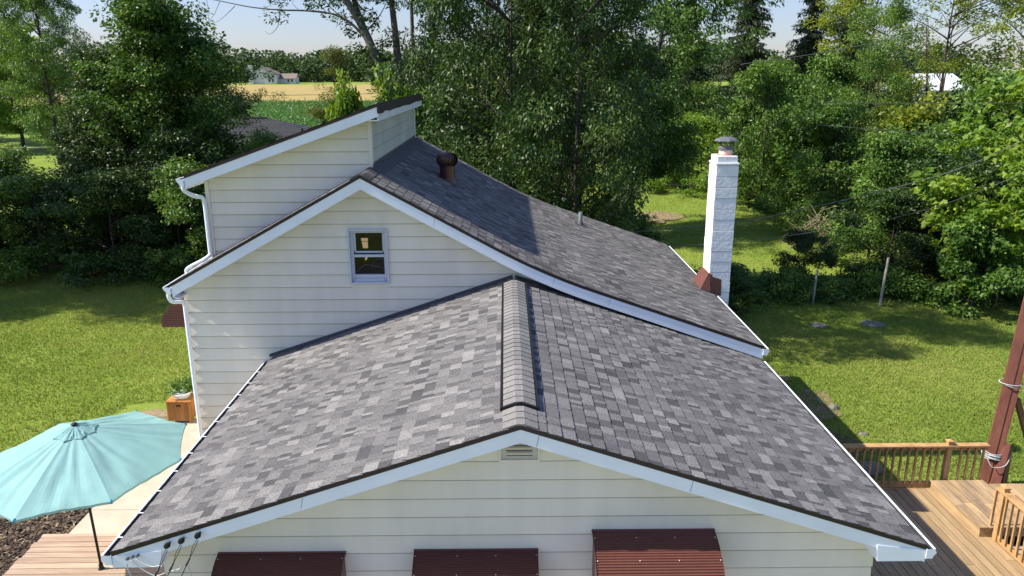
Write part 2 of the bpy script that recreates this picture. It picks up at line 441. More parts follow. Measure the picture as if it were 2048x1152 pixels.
def profile_board(name, fn, xs_, d0, d1, y0, y1, mt, parent, a=.5):
    """board that follows a roof profile: from d0 to d1 below it, between y0 and y1"""
    b = MB()
    for i in range(len(xs_) - 1):
        xa, xb = xs_[i], xs_[i+1]
        za, zb = fn(xa), fn(xb)
        T = [(xa,y0,za-d0),(xb,y0,zb-d0),(xb,y0,zb-d1),(xa,y0,za-d1)]
        B = [(p[0], y1, p[2]) for p in T]
        b.face(T, a); b.face(B[::-1], a); b.face([T[0],B[0],B[1],T[1]], a); b.face([T[3],T[2],B[2],B[3]], a)
        if i == 0: b.face([T[0],T[3],B[3],B[0]], a)
        if i == len(xs_) - 2: b.face([T[1],B[1],B[2],T[2]], a)
    return b.build(name, mt, parent)

def lin(a, b, n): return [a + (b - a) * i / n for i in range(n + 1)]

WXE = 3.91                       # wing eave
W_Y1 = 5.30
wing = shingles('roof', wing_z, -WXE, -.02, -.012, W_Y1, M_SHING, house, 3, ragged=.012)
tag(wing, label='left slope of the front wing in light and dark grey shingles')
wingr = shingles('roof', wing_z, WXE, .02, -.012, W_Y1, M_SHING, house, 4, ragged=.012)
tag(wingr, label='right slope of the front wing in light and dark grey shingles')
M_Y0, M_Y1 = 5.02, 12.60
tag(shingles('roof', main_z, -5.30, XR - .02, M_Y0 - .012, M_Y1, M_SHINGB, house, 5, wmin=.08, wmax=.20, tooth=.0018, hb=.0045), label='left slope of the rear gable roof under the dormer')
tag(shingles('roof', main_z, 3.95, XR + .02, M_Y0 - .012, M_Y1, M_SHINGB, house, 6, wmin=.08, wmax=.20, tooth=.0018, hb=.0045), label='long right slope of the rear roof flattening towards the eave')
tag(shingles('roof', dorm_z, -5.22, -2.10, 5.76, 12.2, M_SHINGB, house, 7), label='shed roof of the dormer')
# roof decks below shingles
for (fn, xa, xb, y0, y1) in ((wing_z, -WXE, 0, .01, W_Y1), (wing_z, 0, WXE, .01, W_Y1), (main_z, -5.28, XR, M_Y0 + .01, M_Y1 - .01),
                             (main_z, XR, 3.93, M_Y0 + .01, M_Y1 - .01), (dorm_z, -5.20, -2.12, 5.78, 12.18)):
    profile_board('roof_deck', fn, lin(xa, xb, 24), .010, .05, y0, y1, M_WHITE, house)
# rake boards: dark drip edge, white fascia
def rake(fn, xs_, y, dep=.165, d0=.042, mt=M_WHITE, flip=1):
    profile_board('drip_edge', fn, xs_, -.004, .048, y - .006 * flip, y + .012 * flip, M_DRIP, house)
    profile_board('fascia', fn, xs_, .046, dep, y + .000, y + .026 * flip, mt, house)
rake(wing_z, lin(-3.93, 0, 2) + lin(0, 3.93, 2)[1:], -.004, .185)
rake(main_z, lin(-5.30, XR, 2) + lin(XR, 3.97, 60)[1:], M_Y0 - .004, .215)
rake(main_z, lin(-5.30, XR, 2) + lin(XR, 3.97, 60)[1:], M_Y1 + .01, .215, flip=-1)
rake(dorm_z, lin(-5.22, -2.10, 2), 5.766, .20)
rake(dorm_z, lin(-5.22, -2.10, 2), 12.21, .20, flip=-1)
# fascia joints (thin dark seams)
for (fn, x, y) in ((wing_z, .17, -.0055), (wing_z, -2.05, -.0055), (wing_z, 1.62, -.0055), (main_z, .62, M_Y0 - .0055), (main_z, 1.5, M_Y0 - .0055), (main_z, -1.2, M_Y0-.0055)):
    sm = MB(); z = fn(x); sm.face([(x, y, z-.055), (x+.004, y, z-.055), (x-.020, y, z-.17), (x-.024, y, z-.17)]); sm.build('seam', M_FLASH, house)
# soffits
def soffit(fn, xs_, y0, y1, d): profile_board('soffit', fn, xs_, d - .012, d, y0, y1, M_WHITE, house)
soffit(wing_z, lin(-3.9, 0, 2) + lin(0, 3.9, 2)[1:], .022, .34, .160)
soffit(main_z, lin(-5.27, XR, 2) + lin(XR, 3.9, 40)[1:], M_Y0 + .022, 5.36, .20)
soffit(dorm_z, lin(-5.2, -2.12, 2), 5.79, 6.1, .18)
# dormer high edge: brown drip apron and weathered board facing right
b = MB()
ysx = list(np.linspace(5.75, 12.2, 14)); rr = random.Random(2)
for i in range(13):
    j0, j1 = .165 + rr.uniform(-.012,.012), .165 + rr.uniform(-.012,.012)
    b.face([(-2.092, ysx[i], 2.683), (-2.092, ysx[i+1], 2.683), (-2.075, ysx[i+1], 2.69 - j1), (-2.075, ysx[i], 2.69 - j0)])
b.face([(-2.11,5.745,2.68),(-2.092,5.745,2.683),(-2.075,5.745,2.52),(-2.11,5.745,2.52)])
b.build('drip_edge', M_DRIP, house)
b = MB(); b.box((-2.125, 5.79, 2.40), (-2.095, 8.9, 2.66)); b.box((-2.125, 8.905, 2.40), (-2.097, 12.18, 2.66)); b.build('fascia', M_WHITEW, house, bevel=.003)
b = MB(); b.box((-2.28, 5.8, 2.40), (-2.126, 12.15, 2.42)); b.build('soffit', M_WHITE, house)

# ---- siding
def siding(name, O, d, n, W, zline, zbot, top, mt, holes=(), seg=.12, parent=None, tw=.015, joints=True, seed=1):
    """lap siding: O (x,y) start, d direction, n outward normal, zline a course line, top(u)->z limit"""
    rng = random.Random(seed); b = MB()
    zmax = max(top(u) for u in np.linspace(0, W, 50))
    k = math.ceil((zmax - zline) / E_); zt = zline + k * E_
    us_base = [min(W, i * seg) for i in range(int(W / seg) + 2)]
    def P(u, off, z): return (O[0] + d[0]*u + n[0]*off, O[1] + d[1]*u + n[1]*off, z)
    while zt > zbot + 1e-6:
        zl = max(zbot, zt - E_); a = rng.random(); jt = rng.uniform(.2, .8) * W
        us = set(us_base) | {h[0] for h in holes} | {h[1] for h in holes} | {jt}
        us = sorted(u for u in us if 0 <= u <= W)
        for i in range(len(us) - 1):
            u0, u1 = us[i], us[i+1]
            if u1 - u0 < 1e-5: continue
            um = (u0 + u1) / 2
            t0, t1 = min(zt, top(u0)), min(zt, top(u1))
            if max(t0, t1) <= zl: continue
            t0, t1 = max(t0, zl), max(t1, zl)
            bands = [(zl, None)]
            hz = [h for h in holes if h[0] - 1e-6 <= um <= h[1] + 1e-6 and h[2] < zt and h[3] > zl]
            av = a if um < jt else (a + .4) % 1
            def of(z): return .002 + tw * (zt - z) / E_
            av = max(.07, av)
            if hz:
                h = hz[0]
                if h[3] < zt - 1e-4: b.face([P(u0, of(h[3]), h[3]), P(u1, of(h[3]), h[3]), P(u1, of(t1), t1), P(u0, of(t0), t0)], av)
                if h[2] > zl + 1e-4:
                    b.face([P(u0, of(zl), zl), P(u1, of(zl), zl), P(u1, of(h[2]), h[2]), P(u0, of(h[2]), h[2])], av)
                    b.face([P(u0, -.002, zl+.003), P(u1, -.002, zl+.003), P(u1, of(zl), zl), P(u0, of(zl), zl)], av)
                continue
            ze_ = zl + .0065
            if min(t0, t1) > ze_ + .001:
                b.face([P(u0, of(ze_), ze_), P(u1, of(ze_), ze_), P(u1, of(t1), t1), P(u0, of(t0), t0)], av)
                b.face([P(u0, of(zl)-.004, zl), P(u1, of(zl)-.004, zl), P(u1, of(ze_), ze_), P(u0, of(ze_), ze_)], 0)  # thin bottom band takes the painted shade colour
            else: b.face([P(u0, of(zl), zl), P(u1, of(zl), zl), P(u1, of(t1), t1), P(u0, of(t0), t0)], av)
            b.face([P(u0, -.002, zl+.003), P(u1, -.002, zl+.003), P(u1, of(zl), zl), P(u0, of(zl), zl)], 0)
        # end returns (metal lap corners)
        for u in (0, W):
            tz = min(zt, top(u))
            if tz > zl: b.face([P(u, -.02, zl), P(u, .002 + tw, zl), P(u, .002, tz), P(u, -.02, tz)], a)
        zt -= E_
    return b.build(name, mt, parent or house)

WX = 3.58
ventc = (-.20, .19, -.52, -.10)
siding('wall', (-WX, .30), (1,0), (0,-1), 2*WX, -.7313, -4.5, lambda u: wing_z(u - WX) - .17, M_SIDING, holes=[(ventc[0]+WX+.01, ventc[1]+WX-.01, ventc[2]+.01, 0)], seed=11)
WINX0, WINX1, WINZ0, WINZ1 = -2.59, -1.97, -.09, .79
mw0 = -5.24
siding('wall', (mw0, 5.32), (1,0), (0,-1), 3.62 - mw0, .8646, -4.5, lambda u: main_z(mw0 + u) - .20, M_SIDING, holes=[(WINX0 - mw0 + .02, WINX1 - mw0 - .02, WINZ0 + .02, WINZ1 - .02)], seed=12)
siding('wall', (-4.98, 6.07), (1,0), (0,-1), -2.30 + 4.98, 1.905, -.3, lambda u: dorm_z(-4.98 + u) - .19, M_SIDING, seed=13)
# side and back walls
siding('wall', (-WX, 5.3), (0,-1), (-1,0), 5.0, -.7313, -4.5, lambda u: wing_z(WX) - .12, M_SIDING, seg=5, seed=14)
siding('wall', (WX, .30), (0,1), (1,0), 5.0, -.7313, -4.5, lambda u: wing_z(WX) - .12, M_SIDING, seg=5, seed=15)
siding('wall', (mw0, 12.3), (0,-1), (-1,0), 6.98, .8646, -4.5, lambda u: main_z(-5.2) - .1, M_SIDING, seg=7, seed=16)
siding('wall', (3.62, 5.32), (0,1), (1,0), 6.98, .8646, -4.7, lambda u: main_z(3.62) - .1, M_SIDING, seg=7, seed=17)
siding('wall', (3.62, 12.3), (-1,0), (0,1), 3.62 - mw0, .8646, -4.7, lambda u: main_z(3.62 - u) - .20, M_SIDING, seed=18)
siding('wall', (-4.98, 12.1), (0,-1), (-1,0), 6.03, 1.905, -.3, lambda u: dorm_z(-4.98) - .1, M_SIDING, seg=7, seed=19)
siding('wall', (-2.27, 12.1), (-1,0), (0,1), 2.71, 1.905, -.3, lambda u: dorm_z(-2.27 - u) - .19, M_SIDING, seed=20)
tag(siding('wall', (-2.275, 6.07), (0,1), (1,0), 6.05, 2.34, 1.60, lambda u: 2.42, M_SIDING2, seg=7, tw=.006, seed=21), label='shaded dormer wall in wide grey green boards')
# corner posts
cp = MB(); cp.box((-2.325, 6.045, 1.60), (-2.262, 6.10, 2.46)); cp.build('corner_post', M_SIDING, house, bevel=.004)
cp = MB(); cp.box((-5.02, 6.04, .12), (-4.955, 6.10, 1.45)); cp.build('corner_post', M_SIDING, house, bevel=.004)
cp = MB(); cp.box((-2.30, 12.06, 1.60), (-2.255, 12.12, 2.44)); cp.build('corner_post', M_SIDING, house, bevel=.004)
# foundation
fb = MB(); fb.box((-WX + .03, .33, -4.9), (WX - .03, 5.3, -4.49)); fb.box((mw0 + .03, 5.35, -4.9), (3.59, 12.27, -4.49))
fb.build('foundation', mat('foundation_block', (.35,.34,.32), noise=.1, nscale=3, bump=.4), house)
# flashing at the wall joints
fl = MB()
for sgn in (-1, 1):
    x0, x1 = (-3.98, -.02) if sgn < 0 else (.02, 3.9)
    z0, z1 = wing_z(x0), wing_z(x1)
    fl.face([(x0, 5.255, z0+.012), (x1, 5.255, z1+.012), (x1, 5.298, z1+.014), (x0, 5.298, z0+.014)])
    fl.face([(x0, 5.298, z0+.012), (x1, 5.298, z1+.012), (x1, 5.300, z1+.05), (x0, 5.300, z0+.05)])
fl.face([(-2.262, 6.03, main_z(-2.262)+.012), (-2.262, 12.15, main_z(-2.262)+.012), (-2.08, 12.15, main_z(-2.08)+.014), (-2.08, 6.03, main_z(-2.08)+.014)])
fl.face([(-2.262, 6.03, 1.64), (-2.262, 12.15, 1.64), (-2.258, 12.15, 1.72), (-2.258, 6.03, 1.72)])
x0, x1 = -5.0, -2.3
fl.face([(x0, 6.0, main_z(x0)+.012), (x1, 6.0, main_z(x1)+.012), (x1, 6.052, main_z(x1)+.014), (x0, 6.052, main_z(x0)+.014)])
fl.build('flashing', M_FLASH, house)
# ridge caps of the rear roof near the gable and behind
def caps(fn, xc, half, y0, y1, lift, mt, name, seed):
    rng = random.Random(seed); b = MB(); y = y0
    while y < y1 - .02:
        ye = min(y + SH, y1); a = rng.random()
        h0, h1 = lift + .012, lift + .004
        for (xa, xb) in ((-half, -.04), (-.04, .04), (.04, half)):
            def zz(x): return fn(xc + x) if abs(x) > .03 else fn(xc + x)
            def zc_(x): return (fn(xc + (.04 if x > 0 else -.04)) + .006) if abs(x) <= .0401 else fn(xc + x)
            b.face([(xc+xa, y, zc_(xa)+h0), (xc+xb, y, zc_(xb)+h0), (xc+xb, ye, zc_(xb)+h1), (xc+xa, ye, zc_(xa)+h1)], a)
            b.face([(xc+xa, y, zc_(xa)+lift-.006), (xc+xb, y, zc_(xb)+lift-.006), (xc+xb, y, zc_(xb)+h0), (xc+xa, y, zc_(xa)+h0)], max(0, a-.3))
        for sx in (-half, half):
            z = fn(xc + sx); b.face([(xc+sx, y, z+h0), (xc+sx, ye, z+h1), (xc+sx, ye, z+lift-.006), (xc+sx, y, z+lift-.006)], 0)
        y = ye
    return b.build(name, mt, house)
caps(main_z, XR, .15, M_Y0 - .01, 6.05, .004, M_SHINGB, 'ridge_cap', 31)
caps(main_z, XR, .15, 12.12, M_Y1, .004, M_SHINGB, 'ridge_cap', 32)
caps(wing_z, 0, .165, -.012, .42, .004, M_CAP, 'ridge_cap', 33)
rv = empty('ridge_vent', (0, 0, 0)); rv.parent = house; rv.location = Vector((0, 2.6, 0)) - house.location
o = caps(wing_z, 0, .160, .42, 5.02, .036, M_CAP, 'cap_shingles', 34); o.parent = rv
o.data.transform(Matrix.Translation(Vector((0, 5, -4.6)) - Vector((0, 2.6, 0)))); o.location = (0, 0, 0)
b = MB()
for s in (-1, 1):
    x = .166 * s; z = wing_z(x)
    b.box((min(x, x + .024*s), .410, z - .012), (max(x, x + .024*s), 5.04, z + .040))
b2 = [(-.182, wing_z(.182)), (0, 0), (.182, wing_z(.182))]
for i in range(2):
    (xa, za), (xb, zb) = b2[i], b2[i+1]
    b.face([(xa,.405,za),(xb,.405,zb),(xb,.405,zb+.040),(xa,.405,za+.040)]); b.face([(xa,.405,za+.040),(xb,.405,zb+.040),(xb,.43,zb+.040),(xa,.43,za+.040)])
b.build('vent_edge', M_BLACK, rv)

# ---- gutters
def gutter(x, z, y0, y1, s, straps=True, name='gutter', w=.115, dark=True, lv=.060):
    """K-style gutter along Y at eave x; s=+1 outward to +X"""
    root = empty(name, (x, y0, z)); root.location = Vector((x, y0, z)) - house.location; root.parent = house
    prof = [(0, .0), (0, -.105), (.065, -.105), (.075, -.07), (.100, -.045), (w, -.012), (w, .004), (w-.014, .004), (w-.016, -.006), (w-.007, -.014), (.094,-.040), (.070,-.066), (.062,-.099), (.006,-.099), (.006, 0)]
    b = MB(); b2_ = MB()
    P0 = [(x + s*u, y0, z + v) for u, v in prof]; P1 = [(x + s*u, y1, z + v) for u, v in prof]
    n = len(prof)
    for i in range(n):
        j = (i + 1) % n
        (b2_ if (i in (9, 10, 11, 12, 13) and dark) else b).face([P0[i], P0[j], P1[j], P1[i]])
    for yy in (y0, y1 - .003):
        b.face([(x, yy, z), (x, yy, z-.105), (x + s*.065, yy, z-.105), (x+s*.075, yy, z-.07), (x+s*.1, yy, z-.045), (x+s*w, yy, z-.012), (x+s*w, yy, z+.004)])
    b.build('trough', M_WHITE, root)
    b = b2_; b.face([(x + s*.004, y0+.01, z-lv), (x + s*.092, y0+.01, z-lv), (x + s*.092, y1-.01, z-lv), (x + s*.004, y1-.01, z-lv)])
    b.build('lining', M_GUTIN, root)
    if straps:
        b = MB(); y = y0 + .30
        while y < y1 - .1:
            b.box((min(x, x+s*(w-.004)), y, z - .004), (max(x, x+s*(w-.004)), y + .014, z + .003)); y += .44
        b.build('strap', M_WHITE, root)
    return root
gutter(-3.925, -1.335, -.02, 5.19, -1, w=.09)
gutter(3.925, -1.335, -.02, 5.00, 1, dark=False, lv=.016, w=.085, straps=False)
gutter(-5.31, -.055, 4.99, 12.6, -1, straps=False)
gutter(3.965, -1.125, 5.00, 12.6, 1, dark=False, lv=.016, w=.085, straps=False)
gutter(-5.23, 1.515, 5.74, 12.2, -1, straps=False)
# eave fascias
for lo, hi in (((-3.925, .02, -1.46), (-3.905, 5.2, -1.32)), ((3.905, .02, -1.46), (3.925, 5.2, -1.32)), ((-5.31, 5.05, -.24), (-5.29, 12.55, -.04)), ((3.945, 5.05, -1.30), (3.965, 12.55, -1.11)), ((-5.23, 5.8, 1.35), (-5.21, 12.15, 1.52))):
    b = MB(); b.box(lo, hi); b.build('fascia', M_WHITE, house)
for lo, hi in (((-3.905, .02, -1.475), (-3.55, 5.3, -1.455)), ((3.55, .02, -1.475), (3.905, 5.3, -1.455)), ((-5.29, 5.06, -.26), (-5.2, 12.5, -.24)), ((3.6, 5.06, -1.33), (3.945, 12.5, -1.31))):
    b = MB(); b.box(lo, hi); b.build('soffit', M_WHITE, house)
# cornice returns (boxed eave ends)
for s in (-1, 1):
    b = MB()
    P = [(3.44, -.17 + wing_z(3.44) + .02), (3.915, wing_z(3.915) - .05), (3.915, -1.470), (3.46, -1.470)]
    F = [(s*x, -.012, z) for x, z in P]; K = [(s*x, .28, z) for x, z in P]
    b.face(F); b.face(K)
    for i in range(4): b.face([F[i], F[(i+1)%4], K[(i+1)%4], K[i]])
    b.build('cornice_return', M_WHITE, house)
# downspouts
def downspout(pts, w=.034):
    b = MB(); b.tube(pts, w, sides=8); return b.build('downspout', M_WHITE, house, smooth=False)
def curve(pts, n=6):
    out = []; P = [Vector(p) for p in pts]
    for i in range(len(P) - 1):
        p0 = P[max(i-1, 0)]; p1 = P[i]; p2 = P[i+1]; p3 = P[min(i+2, len(P)-1)]
        for k in range(n):
            t = k / n
            out.append(.5 * ((2*p1) + (-p0+p2)*t + (2*p0-5*p1+4*p2-p3)*t*t + (-p0+3*p1-3*p2+p3)*t**3))
    out.append(P[-1]); return out
downspout(curve([(-5.28, 5.83, 1.42), (-5.27, 5.84, 1.32), (-5.17, 5.95, 1.22), (-5.055, 6.0, 1.18), (-5.03, 6.01, 1.05)]) + [(-5.03, 6.01, .30), (-5.03, 6.01, .20)])
downspout(curve([(-5.03, 6.0, .23), (-5.12, 5.95, .16), (-5.35, 5.95, .045), (-5.43, 5.95, -.02), (-5.42, 5.95, -.10)]))
downspout(curve([(-5.38, 5.07, -.14), (-5.385, 5.08, -.24), (-5.36, 5.13, -.32), (-5.26, 5.235, -.36), (-5.235, 5.265, -.42), (-5.235, 5.27, -.52)]) + [(-5.235, 5.27, -2.3), (-5.235, 5.27, -4.35)])
# gable vent
gv = MB()
x0, x1, z0, z1 = ventc
gv.box((x0, .268, z0), (x0+.016, .31, z1)); gv.box((x1-.016, .268, z0), (x1, .31, z1)); gv.box((x0+.016, .268, z0), (x1-.016, .31, z0+.014))
gvo = gv.build('gable_vent', M_SIDING, house)
M_LOUV = mat('louver_paint', (.52,.50,.44), rough=.5)
gp = MB(); gp.box((x0+.016, .285, z0+.014), (x1-.016, .305, -.14))
for k in range(5):
    zc = z0 + .075 + k * .055
    c = (x0 + x1) / 2
    for (xa, xb, pa, pb) in ((c-.135, c-.095, .0, .02), (c-.095, c+.095, .02, .02), (c+.095, c+.135, .02, .0)):
        gp.face([(xa, .284, zc - .018), (xb, .284, zc - .018), (xb, .284-pb, zc+.020), (xa, .284-pa, zc+.020)], .3)
        gp.face([(xa, .284-pa, zc+.020), (xb, .284-pb, zc+.020), (xb, .2835, zc+.022), (xa, .2835, zc+.022)], .3)
gp.build('louver', M_LOUV, gvo)
b = MB()
for k in range(5):
    zc = z0 + .075 + k * .055; c = (x0 + x1) / 2
    b.face([(c-.13, .2828, zc-.024), (c+.13, .2828, zc-.024), (c+.125, .2828, zc-.016), (c-.125, .2828, zc-.016)])
b.build('louver_slot', M_DARK, gvo)
# gable window
wr = empty('window', (0,0,0)); wr.parent = house; wr.location = Vector((-2.28, 5.31, .35)) - house.location
fr = MB(); X0, X1, Z0, Z1 = WINX0, WINX1, WINZ0, WINZ1; t = .028
for (lo, hi) in (((X0, 5.27, Z0), (X0+t, 5.38, Z1)), ((X1-t, 5.27, Z0), (X1, 5.38, Z1)), ((X0+t, 5.27, Z1-t), (X1-t, 5.38, Z1)), ((X0+t, 5.27, Z0), (X1-t, 5.38, Z0+t))): fr.box(lo, hi)
fr.build('frame', M_SASH, wr, bevel=.004)
fr = MB(); X0 += t; X1 -= t; Z0 += t; Z1 -= t; t = .045
for (lo, hi) in (((X0, 5.325, Z0), (X0+t, 5.40, Z1)), ((X1-t, 5.325, Z0), (X1, 5.40, Z1)), ((X0+t, 5.325, Z1-.04), (X1-t, 5.40, Z1)), ((X0+t, 5.31, Z0), (X1-t, 5.40, Z0+.05)), ((X0+t, 5.335, Z0+.05), (X1-t, 5.40, Z0+.11)), ((X0+t, 5.318, .335), (X1-t, 5.39, .375)), ((X0+t+.02, 5.345, .40), (X1-t-.02, 5.39, .425))): fr.box(lo, hi)
fr.box((X0+t, 5.345, .425), (X0+t+.035, 5.39, Z1-.04)); fr.box((X1-t-.02, 5.345, .425), (X1-t, 5.39, Z1-.04))
fr.build('sash', M_SASH, wr, bevel=.003)
fr = MB(); fr.box((X0-.02, 5.375, Z0), (X1+.02, 5.381, Z1)); 
gm = bpy.data.materials.new('clear_glass'); gm.use_nodes = True
nt = gm.node_tree; gl = nt.nodes.new('ShaderNodeBsdfGlossy'); gl.inputs['Roughness'].default_value = .02
tr = nt.nodes.new('ShaderNodeBsdfTransparent'); tr.inputs[0].default_value = (.75,.78,.78,1)
fz = nt.nodes.new('ShaderNodeFresnel'); fz.inputs[0].default_value = 1.35
mx = nt.nodes.new('ShaderNodeMixShader'); nt.links.new(fz.outputs[0], mx.inputs[0]); nt.links.new(tr.outputs[0], mx.inputs[1]); nt.links.new(gl.outputs[0], mx.inputs[2]); nt.links.new(mx.outputs[0], nt.nodes['Material Output'].inputs[0])
fr.build('pane', gm, wr)
fr = MB(); ins = [(-2.75, 5.41, -.4), (-1.8, 5.98, .95)]
x0_, y0_, z0_ = ins[0]; x1_, y1_, z1_ = ins[1]
fr.face([(x0_,y1_,z0_),(x1_,y1_,z0_),(x1_,y1_,z1_),(x0_,y1_,z1_)]); fr.face([(x0_,y0_,z0_),(x0_,y1_,z0_),(x0_,y1_,z1_),(x0_,y0_,z1_)]); fr.face([(x1_,y0_,z0_),(x1_,y1_,z0_),(x1_,y1_,z1_),(x1_,y0_,z1_)])
fr.face([(x0_,y0_,z1_),(x1_,y0_,z1_),(x1_,y1_,z1_),(x0_,y1_,z1_)]); fr.face([(x0_,y0_,z0_),(x1_,y0_,z0_),(x1_,y1_,z0_),(x0_,y1_,z0_)])
fr.build('room_interior', mat('attic_interior', (.09,.075,.065), noise=.3, nscale=2), wr)
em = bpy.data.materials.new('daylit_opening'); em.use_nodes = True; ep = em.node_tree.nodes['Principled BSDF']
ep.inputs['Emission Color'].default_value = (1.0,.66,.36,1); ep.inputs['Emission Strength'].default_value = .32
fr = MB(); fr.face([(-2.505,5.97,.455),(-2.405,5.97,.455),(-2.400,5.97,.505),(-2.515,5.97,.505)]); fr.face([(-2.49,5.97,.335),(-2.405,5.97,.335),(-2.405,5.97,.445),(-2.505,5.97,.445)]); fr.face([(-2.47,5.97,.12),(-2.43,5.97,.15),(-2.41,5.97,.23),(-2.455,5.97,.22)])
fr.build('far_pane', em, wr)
fr = MB(); fr.tube(curve([(-2.55,5.6,.02),(-2.4,5.6,.14),(-2.25,5.6,.12),(-2.1,5.6,.10),(-2.03,5.6,.16)]), .006, 5); fr.tube(curve([(-2.32,5.7,.06),(-2.24,5.7,.2),(-2.05,5.7,.22)]), .006, 5)
fr.build('hanging_cable', M_SASH, wr, smooth=True)
# ---- awnings
def awning(x0, x1, ztop, drop, out, name='awning'):
    root = empty(name, (0,0,0)); root.parent = house; root.location = Vector(((x0+x1)/2, .3, ztop)) - house.location
    n = 34; prof = []
    def base(t):
        return (.285 - out * (1.35*t - .35*t*t), ztop - drop * (.12*t + .88*t*t))
    for i in range(n * 3 + 1):
        t = i / (n * 3); y, z = base(t)
        ph = i % 3; h = (.0, .008, .010)[ph] if ph else 0.0
        prof.append((y - h * .6, z + h * .8))
    b = MB()
    for i in range(len(prof) - 1):
        (ya, za), (yb, zb) = prof[i], prof[i+1]
        e0 = -.004 * math.sin(i * .8)
        b.face([(x0, ya, za), (x1, ya, za), (x1, yb, zb), (x0, yb, zb)])
    b.build('canopy', M_AWN, root)
    for x in (x0 + .012, x1 - .012):
        b = MB()
        pts = [(x, y + .006, z - .012) for y, z in prof[::3]] + [(x, .29, prof[-1][1] + .05), (x, .29, ztop)]
        b.face(pts)
        for i in range(0, len(prof) - 3, 3):
            (ya, za), (yb, zb) = prof[i], prof[i+3]; xx = x + (.012 if x > x0 + .1 else -.012)
            b.face([(xx, ya-.012, za+.012), (xx, yb-.012, zb+.012), (xx, yb+.02, zb-.03), (xx, ya+.02, za-.03)])
        b.build('side_panel', M_AWND, root)
    b = MB(); b.box((x0 - .005, .262, ztop - .004), (x1 + .005, .290, ztop + .014)); b.build('mounting_strip', M_AWND, root, bevel=.003)
    b = MB()
    for fx in (0.015, .35, .66, .985):
        for t in (.12, .40, .72):
            y, z = base(t); xx = x0 + (x1 - x0) * fx; b.lathe([(0,.011),(.004,.010),(.005,.004)], (xx, y - .008, z + .003), 6)
    b.build('rivet', M_WHITE, root)
awning(-3.02, -1.75, -1.525, .62, .52)
awning(-1.06, .18, -1.51, .62, .50)
awning(.72, 1.94, -1.30, .62, .70)
# awning on the left wall of the rear part, seen edge-on
root = empty('awning', (0,0,0)); root.parent = house; root.location = Vector((-5.25, 6.6, -1.1)) - house.location
b = MB(); Y0, Y1 = 5.9, 7.3; pr = []
for i in range(31):
    t = i / 30; pr.append((-5.26 - .68 * math.sin(t * 1.5), -.52 - .40 * (1 - math.cos(t * 1.5)) + (.010 if i % 2 else 0)))
for i in range(30):
    (xa, za), (xb, zb) = pr[i], pr[i+1]
    b.face([(xa, Y0, za), (xa, Y1, za), (xb, Y1, zb), (xb, Y0, zb)])
b.build('canopy', M_AWN, root)
for y in (Y0, Y1):
    b = MB(); nz_ = 12; px_l = [(p[0], p[1]) for p in pr]
    def xat(z):
        c = [p[0] for p in px_l if p[1] >= z - .012]
        return min(c) if c else -5.27
    for i in range(nz_):
        za = -1.0 + i * (.47 / nz_); zb = za + .47 / nz_
        sgn = -1 if y == Y0 else 1
        b.face([(-5.25, y, za), (xat(za), y, za), (xat(zb), y + .010 * sgn, zb), (-5.25, y + .010 * sgn, zb)])
        b.face([(-5.25, y, zb), (xat(zb), y, zb), (xat(zb), y + .010 * sgn, zb), (-5.25, y + .010 * sgn, zb)])
    b.build('side_panel', M_AWND, root)
# ---- chimney
ch = empty('chimney', (0,0,0)); ch.parent = house; ch.location = Vector((4.07, 8.35, -1.2)) - house.location
CX0, CX1, CY0, CY1 = 3.865, 4.285, 8.08, 8.60
b = MB(); z = -4.8
rr = random.Random(5); top = 1.46; k = 0; bj = MB()
while z < top - .01:
    zt = min(z + .2075, top); j = lambda: rr.uniform(-.003, .003)
    g_ = .0055
    b.box((CX0 + j(), CY0 + j(), z), (CX1 + j(), CY1, zt - g_ * 2)); bj.box((CX0 + .010, CY0 + .010, zt - g_ * 2), (CX1 - .010, CY1 - .010, zt)); z += .2075
stk = b.build('stack', M_BLOCK, ch, bevel=.004)
bj.build('mortar', mat('grey_mortar', (.42,.44,.46), rough=.9), stk)
b = MB(); b.box((CX0 - .012, CY0 - .012, 1.44), (CX1 + .012, CY1 + .012, 1.475)); b.box((CX0 + .02, CY0 + .02, 1.475), (CX1 - .02, CY1 - .02, 1.60)); b.build('crown', M_BLOCK, ch, bevel=.008)
b = MB(); b.lathe([(.11, 1.595), (.128, 1.60), (.128, 1.76), (.112, 1.76), (.112, 1.60)], (4.09, 8.34, 0), 20); b.build('flue', M_CLAY, ch, smooth=False)
b = MB(); b.lathe([(.17, 1.597), (.17, 1.606), (.12, 1.612)], (4.09, 8.34, 0), 9); b.build('sealant', M_CAULK, ch)
cp_ = MB(); cp_.lathe([(.134, 1.70), (.150, 1.705), (.150, 1.75), (.134, 1.755)], (4.09, 8.34, 0), 20)
for k in range(4):
    t = k * math.pi / 2 + .4; cp_.box((-.008, .118, 1.73), (.008, .126, 1.90), mat=Matrix.Translation((4.09, 8.34, 0)) @ Matrix.Rotation(t, 4, 'Z'))
cp_.lathe([(0, 1.945), (.10, 1.938), (.20, 1.905), (.235, 1.875), (.235, 1.862), (.20, 1.885), (0, 1.92)], (4.09, 8.34, 0), 8)
cp_.build('cap', M_CAPM, ch)
b = MB()   # brown base flashing
zf_ = lambda x: main_z(min(x, 3.95))
xl = CX0 - .17; yl = CY0 - .06
b.face([(xl, yl, zf_(xl)+.018), (CX0-.008, CY0-.012, -.66), (CX0-.008, CY1+.01, -.66), (xl, 8.68, zf_(xl)+.018)])
b.face([(xl, yl, zf_(xl)+.018), (CX0+.02, yl-.02, zf_(CX0+.02)+.016), (CX0+.015, CY0-.014, -.68), (CX0-.008, CY0-.012, -.66)])
